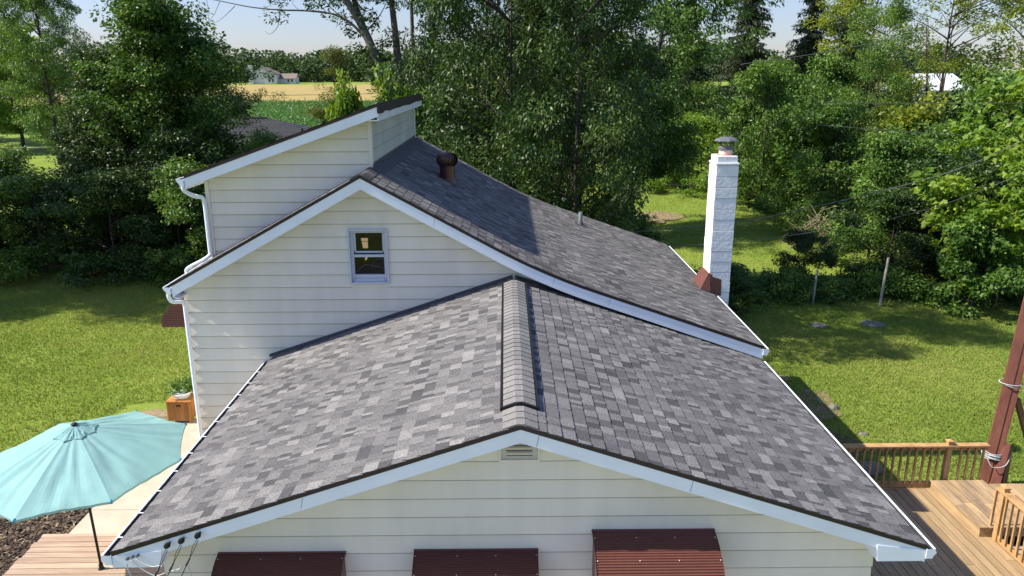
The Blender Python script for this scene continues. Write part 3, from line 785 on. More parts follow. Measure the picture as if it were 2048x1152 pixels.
b.face([(CX0-.01, CY0-.018, -.70), (CX0+.06, CY0-.018, -.69), (CX0+.06, CY0-.019, -.74), (CX0+.245, CY0-.018, -.80), (CX0+.255, CY0-.018, -1.13), (CX0+.02, CY0-.02, -1.06)])
b.face([(CX0+.02, CY0-.02, -1.06), (CX0+.255, CY0-.018, -1.13), (CX0+.26, CY0-.07, -1.125), (CX0+.02, CY0-.07, -1.05)])
b.build('base_flashing', M_BRFLASH, ch)
# ---- turbine vent
tvx, tvy = -1.27, 8.72; tz = main_z(tvx)
tv = empty('turbine_vent', (0,0,0)); tv.parent = house; tv.location = Vector((tvx, tvy, tz)) - house.location
b = MB(); b.lathe([(.155, tz - .06), (.150, tz + .26), (.158, tz + .265), (.158, tz + .285), (.150, tz + .29)], (tvx, tvy, 0), 24)
nx_, nz_ = .482, .876
ax = Matrix.Translation((tvx, tvy, tz)) @ Matrix.Rotation(math.atan(.5511), 4, 'Y')
b.box((-.2, -.2, .004), (.2, .2, .012), mat=ax)
b.lathe([(.20, tz-.13),(.158, tz + .05)], (tvx, tvy, 0), 24)
b.build('collar', M_BRONZE, tv, smooth=False)
b = MB()
for k in range(22):
    t0 = 2 * math.pi * k / 22
    L_ = []
    for i in range(9):
        u = i / 8; ph = (-.46 + 1.02 * u) * math.pi / 1.15; r = .215 * math.cos(ph * .93) ** .6 if math.cos(ph * .93) > 0 else .02
        z = tz + .40 + .135 * math.sin(ph); tw = t0 + .35 * u
        L_.append(((tvx + r * math.cos(tw), tvy + r * math.sin(tw), z), (tvx + (r * .90) * math.cos(tw + .27), tvy + (r * .90) * math.sin(tw + .27), z)))
    for i in range(8): b.face([L_[i][0], L_[i][1], L_[i+1][1], L_[i+1][0]])
b.lathe([(0, tz + .545), (.05, tz + .545), (.09, tz + .53)], (tvx, tvy, 0), 16)
b.build('turbine_blades', M_BRONZE, tv)
b = MB(); b.lathe([(.12, tz+.28), (.14, tz + .40), (.10, tz + .50)], (tvx, tvy, 0), 16); b.build('inner_drum', M_BLACK, tv)
# ---- plumbing vent pipe
px_, py_ = 1.60, 11.0; pz = main_z(px_)
vp = empty('vent_pipe', (0,0,0)); vp.parent = house; vp.location = Vector((px_, py_, pz)) - house.location
b = MB(); b.lathe([(.045, pz-.05), (.045, pz + .30), (.037, pz + .30), (.037, pz + .1)], (px_, py_, 0), 16); b.build('pipe', M_PIPE, vp, smooth=True)
b = MB(); b.lathe([(.10, pz-.03), (.05, pz + .07)], (px_, py_, 0), 16); b.box((-.14,-.16,.008),(.14,.16,.014), mat=Matrix.Translation((px_, py_, pz)) @ Matrix.Rotation(math.atan(.349), 4, 'Y')); b.build('boot', M_FLASH, vp)
# ---- wire attachments on the wing's left rake
for (x, z) in ((-3.35, -1.205), (-3.21, -1.155), (-3.05, -1.10)):
    b = MB(); b.lathe([(0, .0), (.012, .0), (.012, .035), (.026, .04), (.030, .052), (.018, .06), (.028, .068), (.024, .082), (0, .085)], (x, -.006, z), 12, axis=(0, -1, .15))
    b.build('insulator', M_BLACK, house, smooth=False)
for (x, z) in ((-3.76, -1.365), (-3.71, -1.345), (-3.66, -1.33)):
    b = MB(); b.lathe([(0, .0), (.010, .0), (.010, .02), (.018, .028), (.014, .045), (0, .048)], (x, -.006, z), 10, axis=(0, -1, .3))
    b.build('insulator', M_CAPM, house, smooth=False)

# ------------------------------------------------------------------ service wires at the front left
M_WIRE = mat('grey_wire', (.18,.18,.18), rough=.5, spec=.4)
M_WIREB = mat('black_wire', (.03,.03,.032), rough=.5, spec=.4)
M_WIREO = mat('dull_wire', (.13,.13,.135), rough=.6)
M_WIREL = mat('pale_wire', (.42,.43,.44), rough=.4, spec=.4)
def wire(name, pts, r, mt, label, cat='cable', group=None, n=8):
    b = MB(); P = curve(pts, n); b.tube(P, r, 6)
    o = b.build(name, mt, smooth=True, origin=pts[0]); return tag(o, label, cat, group)
for i, (x, z, w_) in enumerate(((-3.35, -1.205, 'leftmost'), (-3.21, -1.155, 'middle'), (-3.05, -1.10, 'rightmost'))):
    b = MB()
    b.tube([(x, -.09, z - .01), (x - .03, -.13, z - .07), (x - .055, -.17, z - .17)], .0035, 5)
    b.tube([(x + .012, -.09, z - .02), (x - .015, -.13, z - .09), (x - .055, -.17, z - .17)], .0035, 5)
    b.tube([(x - .055, -.17, z - .165), (x - .085, -.19, z - .23)], .011, 6)
    b.tube([(x - .08, -.19, z - .22), (x - .30, -.5, z - .72), (x - .8, -1.4, z - 1.45), (x - 2.2, -4, z - 2.3)], .0050, 6)
    tag(b.build('service_wire', M_WIREB, smooth=True), w_ + ' taut dark service wire clamped to a black insulator on the eave', 'cable', 'service wires at the front corner')
wire('loop_wire', [(-3.13, -.17, -1.34), (-3.12, -.15, -1.48), (-3.18, -.14, -1.62), (-3.40, -.12, -1.66), (-3.60, -.1, -1.63), (-3.72, -.08, -1.52), (-3.765, -.06, -1.39)], .0055, M_WIREL, 'longest pale slack wire looping low between the eave insulators')
wire('loop_wire', [(-3.21, -.15, -1.37), (-3.23, -.14, -1.40), (-3.36, -.12, -1.45), (-3.48, -.1, -1.50), (-3.6, -.08, -1.45), (-3.715, -.06, -1.36)], .0055, M_WIREL, 'middle pale slack wire looping between the eave insulators')
wire('loop_wire', [(-3.38, -.15, -1.36), (-3.42, -.13, -1.37), (-3.50, -.1, -1.40), (-3.58, -.08, -1.385), (-3.665, -.06, -1.345)], .0050, M_WIREL, 'shortest uppermost pale wire between the eave insulators')
# ------------------------------------------------------------------ patio umbrella
UX, UY, UZ = -6.405, 3.798, -1.781; UR, UD, UPH = 1.5, .569, .708
umb = empty('patio_umbrella', (UX, UY, -4.2), 'turquoise octagonal patio umbrella open over the left deck', 'umbrella')
def fabric(name, c, tr_=.2):
    m = mat(name, c, rough=.8, spec=.15, noise=.05, nscale=2, col2=tuple(v * .92 for v in c), bump=.35, bscale=4)
    t = m.node_tree; p = t.nodes['Principled BSDF']; tn = t.nodes.new('ShaderNodeBsdfTranslucent')
    src = p.inputs['Base Color'].links[0].from_socket; t.links.new(src, tn.inputs[0])
    mx = t.nodes.new('ShaderNodeMixShader'); mx.inputs[0].default_value = tr_
    t.links.new(p.outputs[0], mx.inputs[1]); t.links.new(tn.outputs[0], mx.inputs[2]); t.links.new(mx.outputs[0], t.nodes['Material Output'].inputs[0])
    return m
M_TURQ = fabric('turquoise_canvas', (.26,.47,.465))
M_BLUE = mat('blue_seam', (.02,.22,.36), rough=.6)
nrm = Vector((-.035, -.054, 1)).normalized(); e1 = Vector((0,1,0)).cross(nrm).normalized(); e2 = nrm.cross(e1)
HUB = Vector((UX, UY, UZ))
def up(r, ang, h): return HUB + (e1 * math.cos(ang) + e2 * math.sin(ang)) * r + nrm * h
def canopy(r0, r1, d0, d1, sag, scallop, name, mt, lift=0, nr=10, na=8, seed=0):
    b = MB(); rng = random.Random(seed)
    for k in range(8):
        a0, a1 = UPH + k * math.pi / 4, UPH + (k + 1) * math.pi / 4
        ph = rng.uniform(0, 6)
        P = []
        for i in range(nr + 1):
            t = i / nr; row = []
            for j in range(na + 1):
                u = j / na; r = r0 + (r1 - r0) * t
                A = up(r, a0, 0) - HUB; B = up(r, a1, 0) - HUB
                q = A * (1 - u) + B * u; s4 = 4 * u * (1 - u)
                hd = d0 + (d1 - d0) * (t ** 1.12)
                q = q * (1 - scallop * s4 * t * t)
                wr_ = .010 * math.sin(u * 19 + ph + t*2) * math.sin(3.1 * t) + .010 * math.sin(u * 7 + t * 9 + ph) * t + .005 * math.sin(u*31 - t*6 + ph*2) * t
                row.append(HUB + q - nrm * (hd + sag * s4 * math.sin(math.pi * min(1, t * 1.02)) - wr_ * s4 - lift))
            P.append(row)
        for i in range(nr):
            for j in range(na): b.face([P[i][j], P[i][j+1], P[i+1][j+1], P[i+1][j]])
        for j in range(na):   # hem
            b.face([P[nr][j], P[nr][j+1], P[nr][j+1] - nrm * .035, P[nr][j] - nrm * .035])
    return b.build(name, mt, umb, smooth=True)
canopy(.16, UR, .085, UD, .022, .025, 'canopy', M_TURQ, seed=1, nr=22, na=20)
canopy(.02, .30, .02, .125, .004, .10, 'vent_cap', M_TURQ, lift=.018, nr=5, seed=2)
b = MB(); b.lathe([(0, .028), (.035, .025), (.045, .012), (.04, -.01)], HUB, 16, axis=nrm); b.build('finial', M_BLACK, umb, smooth=True)
b = MB(); dn = Vector((.075, .0, -1)).normalized()
b.tube([HUB - nrm * .02, HUB - nrm * .75], .019, 12); b.tube([HUB + Vector((0,0,-.74)), Vector((UX + .04, UY, -4.14))], .019, 12); b.build('pole', M_BLACK, umb, smooth=True)
b = MB(); hc = HUB - nrm * .78; b.lathe([(.020, -.12), (.034, -.1), (.036, .05), (.055, .07), (.055, .12), (.02, .13)], hc, 14); b.build('crank_housing', M_BLACK, umb, smooth=False)
b = MB(); b.lathe([(0, .09), (.03, .09), (.035, .02), (.05, 0), (0, 0)], (UX + .04, UY, -4.2), 24); b.build('base', M_BLACK, umb, smooth=False)
for k in range(8):
    a = UPH + k * math.pi / 4
    b = MB(); b.tube([up(.03, a, -.06), up(.7, a, -.30), up(UR - .015, a, -UD - .006)], .008, 6); b.build('rib', M_BLACK, umb, smooth=True)
    b = MB(); b.tube([up(UR - .03, a, -UD + .012), up(UR + .006, a, -UD - .006), up(UR + .004, a, -UD - .03)], .014, 6); b.build('rib_tip', M_BLUE, umb, smooth=True)
# ------------------------------------------------------------------ decks
M_UNDER = mat('gap_shade_brown', (.05,.042,.034), rough=.95)  # flat dark brown for the painted shade between deck boards
seams = []
def put_seams(parent):
    q = MB()
    for lo, hi in seams:
        if hi[0] > lo[0] and hi[1] > lo[1]: q.box(lo, hi)
    q.build('gap_shade', M_UNDER, parent)  # dark strips stand in for shadow in the board gaps
def boards(x0, x1, y0, y1, z, along, bw=.14, gap=.016, th=.03, seed=1, ragged=0):
    rng = random.Random(seed); b = MB(); seams.clear()
    if along == 'y':
        x = x0
        while x < x1 - .02:
            w = min(bw - gap, x1 - x); dz = rng.uniform(-.002, .002)
            cuts = [y0, y0 + rng.uniform(.3, .7) * (y1 - y0), y1]
            for i in range(2): b.box((x, cuts[i] + .003, z - th + dz), (x + w, cuts[i+1] - .003, z + dz), rng.random())
            seams.append(((x + w + .0005, y0 + .01, z - th), (min(x1, x + bw) - .0005, y1 - .01, z - .0045)))
            x += bw
    else:
        y = y0
        while y < y1 - .02:
            w = min(bw - gap, y1 - y); dz = rng.uniform(-.002, .002); xs0 = x0 + rng.uniform(-ragged, ragged)
            cuts = [xs0, x0 + rng.uniform(.3, .7) * (x1 - x0), x1]
            for i in range(2): b.box((cuts[i] + .003, y, z - th + dz), (cuts[i+1] - .003, y + w, z + dz), rng.random())
            seams.append(((x0 + .04, y + w + .0005, z - th), (x1 - .01, min(y1, y + bw) - .0005, z - .0045)))
            y += bw
    return b
DR = empty('deck', (6.2, 3.0, -4.7), 'pale wooden deck with balustrade and step along the right side of the house', 'deck')
DZ = -4.15
boards(3.66, 7.72, -1.2, 5.88, DZ, 'y', seed=4, gap=.012).build('floor_boards', M_DECKY, DR)
put_seams(DR)
b = MB(); b.box((3.66, 5.885, DZ - .16), (8.55, 5.925, DZ - .002)); b.box((7.725, -1.2, DZ - .2), (7.765, 4.3, DZ - .002)); 
for x in (4.2, 6.0, 7.6): b.box((x, 5.75, -4.85), (x + .09, 5.88, DZ - .035)); b.box((x, 1.0, -4.85), (x + .09, 1.1, DZ - .035))
b.build('rim_joist', M_RAIL, DR)
b = boards(7.50, 8.48, 4.36, 5.86, DZ + .18, 'y', bw=.16, seed=9, gap=.011); put_seams(DR); b.box((7.515, 4.375, DZ + .002), (8.46, 5.85, DZ + .148)); b.build('step', M_PLAT, DR, bevel=.004)
b = boards(8.50, 9.25, 4.3, 5.86, DZ + .10, 'y', seed=10); b.box((8.52, 4.32, -4.8), (9.2, 5.84, DZ + .068), .4); b.build('landing', M_DECKY, DR, bevel=.003)
st = boards(7.95, 9.2, 3.9, 4.28, DZ - .10, 'x', seed=12); b = st
st2 = boards(7.95, 9.2, 3.45, 3.88, DZ - .28, 'x', seed=13); b.v, b.f, b.a = (b.v + st2.v, b.f + [tuple(i + len(b.v) for i in f) for f in st2.f], b.a + st2.a)
b.box((7.95, 3.47, -4.8), (9.2, 3.87, DZ - .32), .2); b.box((7.95, 3.92, -4.8), (9.2, 4.26, DZ - .14), .2)
b.build('stair_treads', M_DECKX, DR)
def railing(axis, c, a0, a1, zt, zb, posts, parent, n_sp=.134, over=0):
    """axis 'x': runs in X at y=c. a0..a1 extent"""
    root = empty('railing', (0,0,0)); root.parent = parent
    loc = (a0, c, zb) if axis == 'x' else (c, a0, zb)
    root.location = Vector(loc) - wloc(parent)
    def bx(u0, u1, w, z0, z1, off=0):
        if axis == 'x': return ((u0, c - w/2 + off, z0), (u1, c + w/2 + off, z1))
        return ((c - w/2 + off, u0, z0), (c + w/2 + off, u1, z1))
    rg = random.Random(int(a0 * 100))
    b = MB(); b.box(*bx(a0 - over, a1, .14, zt - .035, zt), .6); b.box(*bx(a0, a1, .036, zt - .11, zt - .037, .0), .3); b.build('top_rail', M_RAIL, root, bevel=.004)
    b = MB(); b.box(*bx(a0, a1, .038, zb + .02, zb + .13), .5); b.build('bottom_rail', M_RAIL, root, bevel=.004)
    u = a0 + .06
    while u < a1:
        if all(abs(u - p) > .08 for p in posts):
            b = MB(); b.box(*bx(u - .016, u + .016, .034, zb + .10, zt - .06, -.037), rg.random()); b.build('baluster', M_RAIL, root)
        u += n_sp
    for p in posts:
        b = MB(); b.box(*bx(p - .046, p + .046, .092, zb - .55, zt + .06), .7)
        po = b.build('post', M_RAIL, root, bevel=.004)
        b = MB(); lo, hi = bx(p - .056, p + .056, .112, zt + .062, zt + .078); b.box(lo, hi, .9)
        cx_, cy_ = (lo[0] + hi[0]) / 2, (lo[1] + hi[1]) / 2
        for q in ((lo[0], lo[1], hi[0], lo[1]), (hi[0], lo[1], hi[0], hi[1]), (hi[0], hi[1], lo[0], hi[1]), (lo[0], hi[1], lo[0], lo[1])):
            b.face([(q[0], q[1], hi[2]), (q[2], q[3], hi[2]), (cx_, cy_, hi[2] + .03)], .9)
        b.build('post_cap', M_RAIL, root)
    return root
railing('x', 5.95, 4.2, 8.50, -3.31, DZ - .02, [4.3, 7.80], DR)
railing('y', 7.74, -1.0, 4.42, -3.27, DZ - .02, [-.6, 1.9, 4.28], DR)
b = MB(); b.tube(curve([(7.79,4.12,-3.24),(7.86,4.0,-3.30),(7.84,3.75,-3.245),(7.80,3.4,-3.235),(7.82,3.0,-3.235)]), .005, 5); b.tube([(7.86,4.0,-3.30),(7.865,3.99,-3.36)], .012, 6); b.lathe([(0,-.05),(.022,-.03),(.026,-.005),(.015,.02)], (7.865,3.99,-3.38), 10)
tag(b.build('string_light', M_BLACK, smooth=True), 'black string light cord with one bulb hanging from the right deck rail', 'string light')
# left deck
DL = empty('deck', (-6.0, 2.5, -4.4), 'weathered pinkish wooden deck at the front left corner of the house', 'deck')
boards(-7.80, -3.64, -1.5, 4.74, -4.20, 'x', seed=21, ragged=.03, gap=.010).build('floor_boards', M_DECKX, DL)
put_seams(DL)
b = MB(); b.box((-7.79, -1.45, -4.55), (-7.75, 4.7, -4.235)); b.box((-7.75, 4.66, -4.55), (-3.66, 4.70, -4.235)); b.build('rim_joist', M_DECKX, DL)
# patio slab
pb = MB()
for (x0, x1, y0, y1) in ((-7.49, -5.3, 4.76, 5.62), (-7.50, -5.3, 5.63, 7.5), (-7.52, -5.28, 7.51, 9.35), (-5.28, -3.62, 4.76, 5.31)):
    pb.box((x0, y0, -4.6), (x1 - .008, y1, -4.30))
tag(pb.build('patio', M_CONC, bevel=.006), kind='structure')
# mulch bed
mz = lambda x, y: -4.36 - .04 * math.sin(x * 2) * math.cos(y * 1.7)
mpoly = [(-11.5, 2.0), (-7.82, 2.0), (-7.82, 4.78), (-7.5, 4.78), (-7.5, 6.9), (-8.0, 7.3), (-9.5, 6.6), (-11.5, 5.6)]
tag(sheet('mulch_bed', mpoly, M_MULCHB, .006, lambda x, y: -4.395), kind='structure')
rg = np.random.default_rng(3)
def in_poly(x, y, poly):
    c = np.zeros(len(x), bool); n = len(poly)
    for i in range(n):
        (x1, y1), (x2, y2) = poly[i], poly[(i + 1) % n]
        cond = ((y1 > y) != (y2 > y)) & (x < (x2 - x1) * (y - y1) / (y2 - y1 + 1e-12) + x1); c ^= cond
    return c
def chips(n, poly, lo, hi, z, Lr, wr, seed):
    r = np.random.default_rng(seed)
    x = r.uniform(lo[0], hi[0], n); y = r.uniform(lo[1], hi[1], n); k = in_poly(x, y, poly); x = x[k]; y = y[k]; n = len(x)
    a = r.uniform(0, 2*np.pi, n); L_ = r.uniform(*Lr, n); W_ = L_ * r.uniform(*wr, n)
    d = np.stack([np.cos(a), np.sin(a), r.normal(0, .25, n)], 1); s = np.stack([-np.sin(a), np.cos(a), r.normal(0, .3, n)], 1)
    c = np.stack([x, y, z + r.uniform(.005, .045, n)], 1)
    V = np.stack([c - d*L_[:,None]/2 - s*W_[:,None]/2, c + d*L_[:,None]/2 - s*W_[:,None]/2*r.uniform(.3,1,n)[:,None], c + d*L_[:,None]/2 + s*W_[:,None]/2, c - d*L_[:,None]/2 + s*W_[:,None]/2*r.uniform(.3,1,n)[:,None]], 1)
    return V, r.random(n)
M_CHIP = ramp_mat('bark_chips', [(0,(.030,.022,.018)),(.55,(.085,.060,.045)),(.85,(.15,.11,.075)),(1,(.34,.26,.17))], rough=.9)
V, A = chips(26000, mpoly, (-11.5, 2), (-7.5, 7.3), -4.39, (.03, .11), (.2, .6), 5)
o = bpy.data.objects.new('bark_chips', quads_mesh('bark_chips', V, A, M_CHIP)); COL.objects.link(o)
tag(o, 'brown shredded bark mulch beside the patio', 'mulch', kind='stuff')
# planter and pot
pl = empty('planter_box', (-7.33, 9.32, -4.3), 'square orange stained wooden planter box at the patio corner', 'planter')
b = MB(); rr = random.Random(4)
for i in range(4):
    x = -7.55 + i * .11
    b.box((x, 9.12, -4.24), (x + .107, 9.14, -3.80), rr.random()); b.box((x, 9.55, -4.24), (x + .107, 9.57, -3.80), rr.random())
    b.box((-7.57, 9.13 + i*.11, -4.24), (-7.55, 9.13 + i*.11 + .107, -3.80), rr.random()); b.box((-7.11, 9.13 + i*.11, -4.24), (-7.09, 9.13 + i*.11 + .107, -3.80), rr.random())
M_PLANT = wood_mat('orange_stained_wood', (.42,.20,.065), (.34,.15,.045), (6,6,1.5))
b.build('side_boards', M_PLANT, pl, bevel=.003)
b = MB(); b.box((-7.60, 9.09, -3.80), (-7.06, 9.60, -3.77), .8)
for cx_ in (-7.57, -7.11):
    for cy_ in (9.12, 9.55): b.box((cx_ - .02, cy_ - .02, -4.3), (cx_ + .02, cy_ + .02, -3.80), .5)
b.build('frame', M_PLANT, pl, bevel=.004)
b = MB(); b.box((-7.38, 9.10, -3.90), (-7.28, 9.118, -3.87)); b.build('handle', M_BLACK, pl, bevel=.004)
pt = empty('flower_pot', (-7.33, 9.34, -3.77), 'round white flower pot with a leggy green plant standing on the wooden planter', 'flower pot')
b = MB(); b.lathe([(.15, -3.768), (.19, -3.70), (.215, -3.665), (.215, -3.64), (.195, -3.64), (.18, -3.68), (0, -3.685)], (-7.33, 9.34, 0), 24); b.build('pot', M_WHITE, pt, smooth=False)
# ------------------------------------------------------------------ leaf engine
def leaf_quads(pos, n_dir, L_, W_, rng, up_bias=.6, droop=.35):
    """pos (n,3); n_dir (n,3) preferred outward direction"""
    n = len(pos)
    a = n_dir + rng.normal(0, .75, (n, 3)); a[:, 2] = a[:, 2] * .6 - droop
    a /= np.linalg.norm(a, axis=1)[:, None] + 1e-9
    nr = rng.normal(0, .6, (n, 3)); nr[:, 2] += up_bias
    s = np.cross(a, nr); s /= np.linalg.norm(s, axis=1)[:, None] + 1e-9
    nn = np.cross(s, a)
    L_ = L_[:, None]; W_ = W_[:, None]
    m = pos + a * L_ * .45
    return np.stack([pos, m + s * W_ * .5 + nn * W_ * .12, pos + a * L_ + nn * (-.08) * L_, m - s * W_ * .5 + nn * W_ * .12], 1)

def blob_centres(rng, K, R, z0, z1, shape='round', lump=.22, fill=.45):
    """cluster centres in an uneven envelope between heights z0..z1 with radius R"""
    th = rng.uniform(0, 2*np.pi, K); u = rng.uniform(0, 1, K)
    if shape == 'round': prof = np.sqrt(np.clip(1 - (2*u - 1)**2 * .96, 0, 1)) * (1 - .15 * u)
    elif shape == 'cone': prof = (1 - u) ** .75 * np.minimum(1, u * 8 + .4)
    elif shape == 'dome': prof = np.sqrt(np.clip(1 - u ** 2 * .97, 0, 1)) * (.82 + .18 * np.minimum(1, u * 5))
    elif shape == 'vase': prof = np.sqrt(np.clip(1 - (1.5*u - .75 - .15)**2 * 1.3, .05, 1)) * (.35 + .75 * np.minimum(1, u * 1.6))
    else: prof = np.sqrt(np.clip(1 - (2*u - 1)**4, .0, 1))
    ph = rng.uniform(0, 6.28, 6)
    lum = 1 + lump * (np.sin(2*th + 5*u + ph[0]) * .5 + np.sin(3*th - 7*u + ph[1]) * .5 + np.sin(5*th + 11*u + ph[2]) * .35)
    r = (fill + (1 - fill) * np.sqrt(rng.uniform(0, 1, K))) * R * prof * lum
    C = np.stack([r*np.cos(th), r*np.sin(th), z0 + (z1 - z0) * u], 1)
    if K < 100: return C
    nb = max(12, K // 6); B = C[:nb]; k = np.arange(K) % nb
    sp = R * .17
    off = rng.normal(0, 1, (K, 3)) * np.array([sp, sp, sp * .5])
    return B[k] + off

def foliage(centres, cr, per, L_, wr, rng, mt, name, up_bias=.6, droop=.35, centre_axis=None, flat=.62):
    K = len(centres); cnt = rng.integers(int(per*.6), int(per*1.4), K)
    idx = np.repeat(np.arange(K), cnt); n = len(idx)
    crk = cr * rng.uniform(.65, 1.35, K)
    off = rng.normal(0, 1, (n, 3)); off /= (np.linalg.norm(off, axis=1)[:, None] + 1e-9)
    off *= rng.uniform(.25, 1.0, n)[:, None] ** .6
    off *= crk[idx][:, None]; off[:, 2] *= flat
    pos = centres[idx] + off
    out = centres[idx].copy(); out[:, 2] = 0
    if centre_axis is not None: out -= np.array([centre_axis[0], centre_axis[1], 0])
    out /= np.linalg.norm(out, axis=1)[:, None] + 1e-6
    out = out * .5 + off / (crk[idx][:, None] + 1e-6) * .8
    Ls = L_ * rng.uniform(.6, 1.3, n)
    V = leaf_quads(pos, out, Ls, Ls * wr * rng.uniform(.8, 1.2, n), rng, up_bias, droop)
    tone = rng.random(K)
    A = np.clip(tone[idx] * .55 + rng.random(n) * .45 + rng.normal(0, .05, n), 0, 1)
    return quads_mesh(name, V, A, mt)

def wood_mesh(name, trunk, limbs, r0, mt, sides=7):
    b = MB()
    def tp(P, ra, rb, sd):
        n = len(P); b.tube(P, [ra + (rb - ra) * (i/(n-1)) ** .8 for i in range(n)], sd)
    for (P, ra, rb) in trunk: tp(P, ra, rb, sides + 2)
    for (P, ra, rb) in limbs: tp(P, ra, rb, 5)
    me = bpy.data.meshes.new(name); me.from_pydata(b.v, [], b.f)
    at = me.attributes.new('v', 'FLOAT', 'FACE'); at.data.foreach_set('value', np.array(b.a, dtype=np.float32))
    me.polygons.foreach_set('use_smooth', [True] * len(me.polygons)); me.materials.append(mt); me.update()
    return me

def tree_proto(key, seed, R, H, z0, K, per, L_, wr, mt, shape='round', bark=M_BARK, cr=.8, tr=.2, nl=16, fork=0, lump=.22, fill=.45, up_bias=.6, droop=.35, flat=.62, lean=(0,0)):
    rng = np.random.default_rng(seed); rd = random.Random(seed)
    C = blob_centres(rng, K, R, z0, H, shape, lump, fill)
    C[:, 0] += lean[0] * np.clip(C[:, 2] / H, 0, 1); C[:, 1] += lean[1] * np.clip(C[:, 2] / H, 0, 1)
    crown = foliage(C, cr, per, L_, wr, rng, mt, key + '_crown', up_bias, droop, flat=flat)
    top = Vector((lean[0]*.85, lean[1]*.85, H * .88)); T = []
    n = 7; tp = [Vector((lean[0]*.85*(i/n)**1.3 + rd.uniform(-.08,.08)*i/n*R*.3, lean[1]*.85*(i/n)**1.3 + rd.uniform(-.08,.08)*i/n*R*.3, -.25 + (H*.88+.25)*i/n)) for i in range(n+1)]
    tp = curve(tp, 3); T.append((tp, tr, tr*.15))
    if fork:
        for f in range(fork):
            a = rd.uniform(0, 6.28); bz = H * rd.uniform(.12, .3)
            T.append((curve([(0, 0, bz), (math.cos(a)*R*.2, math.sin(a)*R*.2, bz + H*.18), (math.cos(a)*R*.38, math.sin(a)*R*.38, bz + H*.5)], 4), tr*.6, tr*.1))
    limbs = []; order = rng.permutation(K)
    for i in order[:nl * 4]:
        c = Vector(C[i]); zs = max(z0 * .6 if z0 > 1 else .3, c.z - rd.uniform(.12, .4) * R - .3)
        k = min(range(len(tp)), key=lambda q: abs(tp[q].z - zs)); s = tp[k]
        mid = s.lerp(c, .55) + Vector((rd.uniform(-.1,.1), rd.uniform(-.1,.1), rd.uniform(-.02,.12))) * R * .5
        big = len(limbs) < nl
        limbs.append((curve([s, mid, c], 3), tr * (.34 if big else .14), .012))
    return dict(crown=crown, wood=wood_mesh(key + '_trunk', T, limbs, tr, bark), H=H, R=R)

def spruce_proto(key, seed, H, R, mt, dens=1.0):
    rng = np.random.default_rng(seed); rd = random.Random(seed); C = []; limbs = []
    z = 1.2; P = []; D = []
    while z < H - .3:
        f = 1 - z / H; n = 7
        for k in range(n):
            a = rd.uniform(0, 6.28); Lb = R * (f ** .8) * rd.uniform(.6, 1.12) + .25
            pts = []
            for t in np.linspace(0, 1, 6):
                pts.append(Vector((math.cos(a)*Lb*t, math.sin(a)*Lb*t, z - Lb*.16*t - Lb*.13*t*t + (.09*Lb*max(0, t-.7)*3))))
            limbs.append((pts, .035 * f + .012, .006))
            m = int(70 * Lb * dens)
            t = rng.uniform(.12, 1.0, m)
            px = np.array([np.interp(t, np.linspace(0,1,6), [p[i] for p in pts]) for i in range(3)]).T
            sd = rng.normal(0, .16 * Lb ** .5, m)
            px[:, 0] += -math.sin(a) * sd; px[:, 1] += math.cos(a) * sd; px[:, 2] -= rng.uniform(0, .35, m) * rng.random(m)
            P.append(px); dd = np.zeros((m, 3)); dd[:, 0] = math.cos(a)*.45; dd[:, 1] = math.sin(a)*.45; dd[:, 2] = -.75; D.append(dd)
        z += rd.uniform(.26, .42) * (1 + .25 * (1 - f))
    P = np.concatenate(P); D = np.concatenate(D); n = len(P)
    Ls = rng.uniform(.16, .36, n)
    V = leaf_quads(P, D, Ls, Ls * .32, rng, .4, .45)
    crown = quads_mesh(key + '_crown', V, np.clip(rng.random(n)*.8 + .1, 0, 1), mt)
    T = [([Vector((0, 0, -.3 + (H+.3)*i/8)) for i in range(9)], .20, .02)]
    return dict(crown=crown, wood=wood_mesh(key + '_trunk', T, limbs, .2, M_BARK), H=H, R=R)

def tree(kind, P, x, y, s, rot, label, group=None, sz=None, z=None, cat='tree', mt=None, dz=0):
    zz = (G(x, y) if z is None else z) + dz
    r = empty(kind, (x, y, zz), label, cat, group)
    r.rotation_euler = (0, 0, rot); r.scale = (s, s, sz or s)
    for nm, me in (('trunk', P['wood']), ('crown', P['crown'])):
        if nm == 'crown' and mt is not None:
            me = me.copy(); me.materials.clear(); me.materials.append(mt)
        o = bpy.data.objects.new(nm, me); COL.objects.link(o); o.parent = r
    return r

P_BR1 = tree_proto('broad', 101, 3.6, 13, 1.2, 330, 125, .17, .42, M_L_DARK, 'round', cr=.66, tr=.14)
P_BR2 = tree_proto('droopy', 102, 4.4, 14, 1.0, 420, 120, .23, .30, M_L_MID, 'round', cr=.66, tr=.24, droop=.7, lump=.3)
P_BR3 = tree_proto('vine', 103, 3.2, 10.5, .2, 560, 125, .16, .55, M_L_MID, 'dome', cr=.58, tr=.16, lump=.30, fill=.25)
P_BR4 = tree_proto('airy', 104, 3.6, 14, 2.5, 190, 75, .20, .42, M_L_YEL, 'round', cr=.62, tr=.15, fork=3, lump=.4, fill=.25)
P_SM1 = tree_proto('bushA', 105, 2.1, 4.0, .15, 190, 110, .13, .52, M_L_DARK, 'dome', cr=.42, tr=.07, nl=10, lump=.25, fill=.5)
P_SM2 = tree_proto('bushB', 106, 2.3, 4.6, .1, 190, 110, .14, .48, M_L_MID, 'dome', cr=.44, tr=.07, nl=10, lump=.32, fill=.5)
P_SM3 = tree_proto('bushC', 107, 1.8, 3.4, .1, 130, 90, .19, .62, M_L_LIGHT, 'dome', cr=.45, tr=.06, nl=10, lump=.3, fill=.5)
P_JUN = tree_proto('juniper', 108, 1.7, 8.6, .3, 190, 120, .12, .3, M_L_OLIVE, 'cone', cr=.42, tr=.12, lump=.35, droop=-.5)
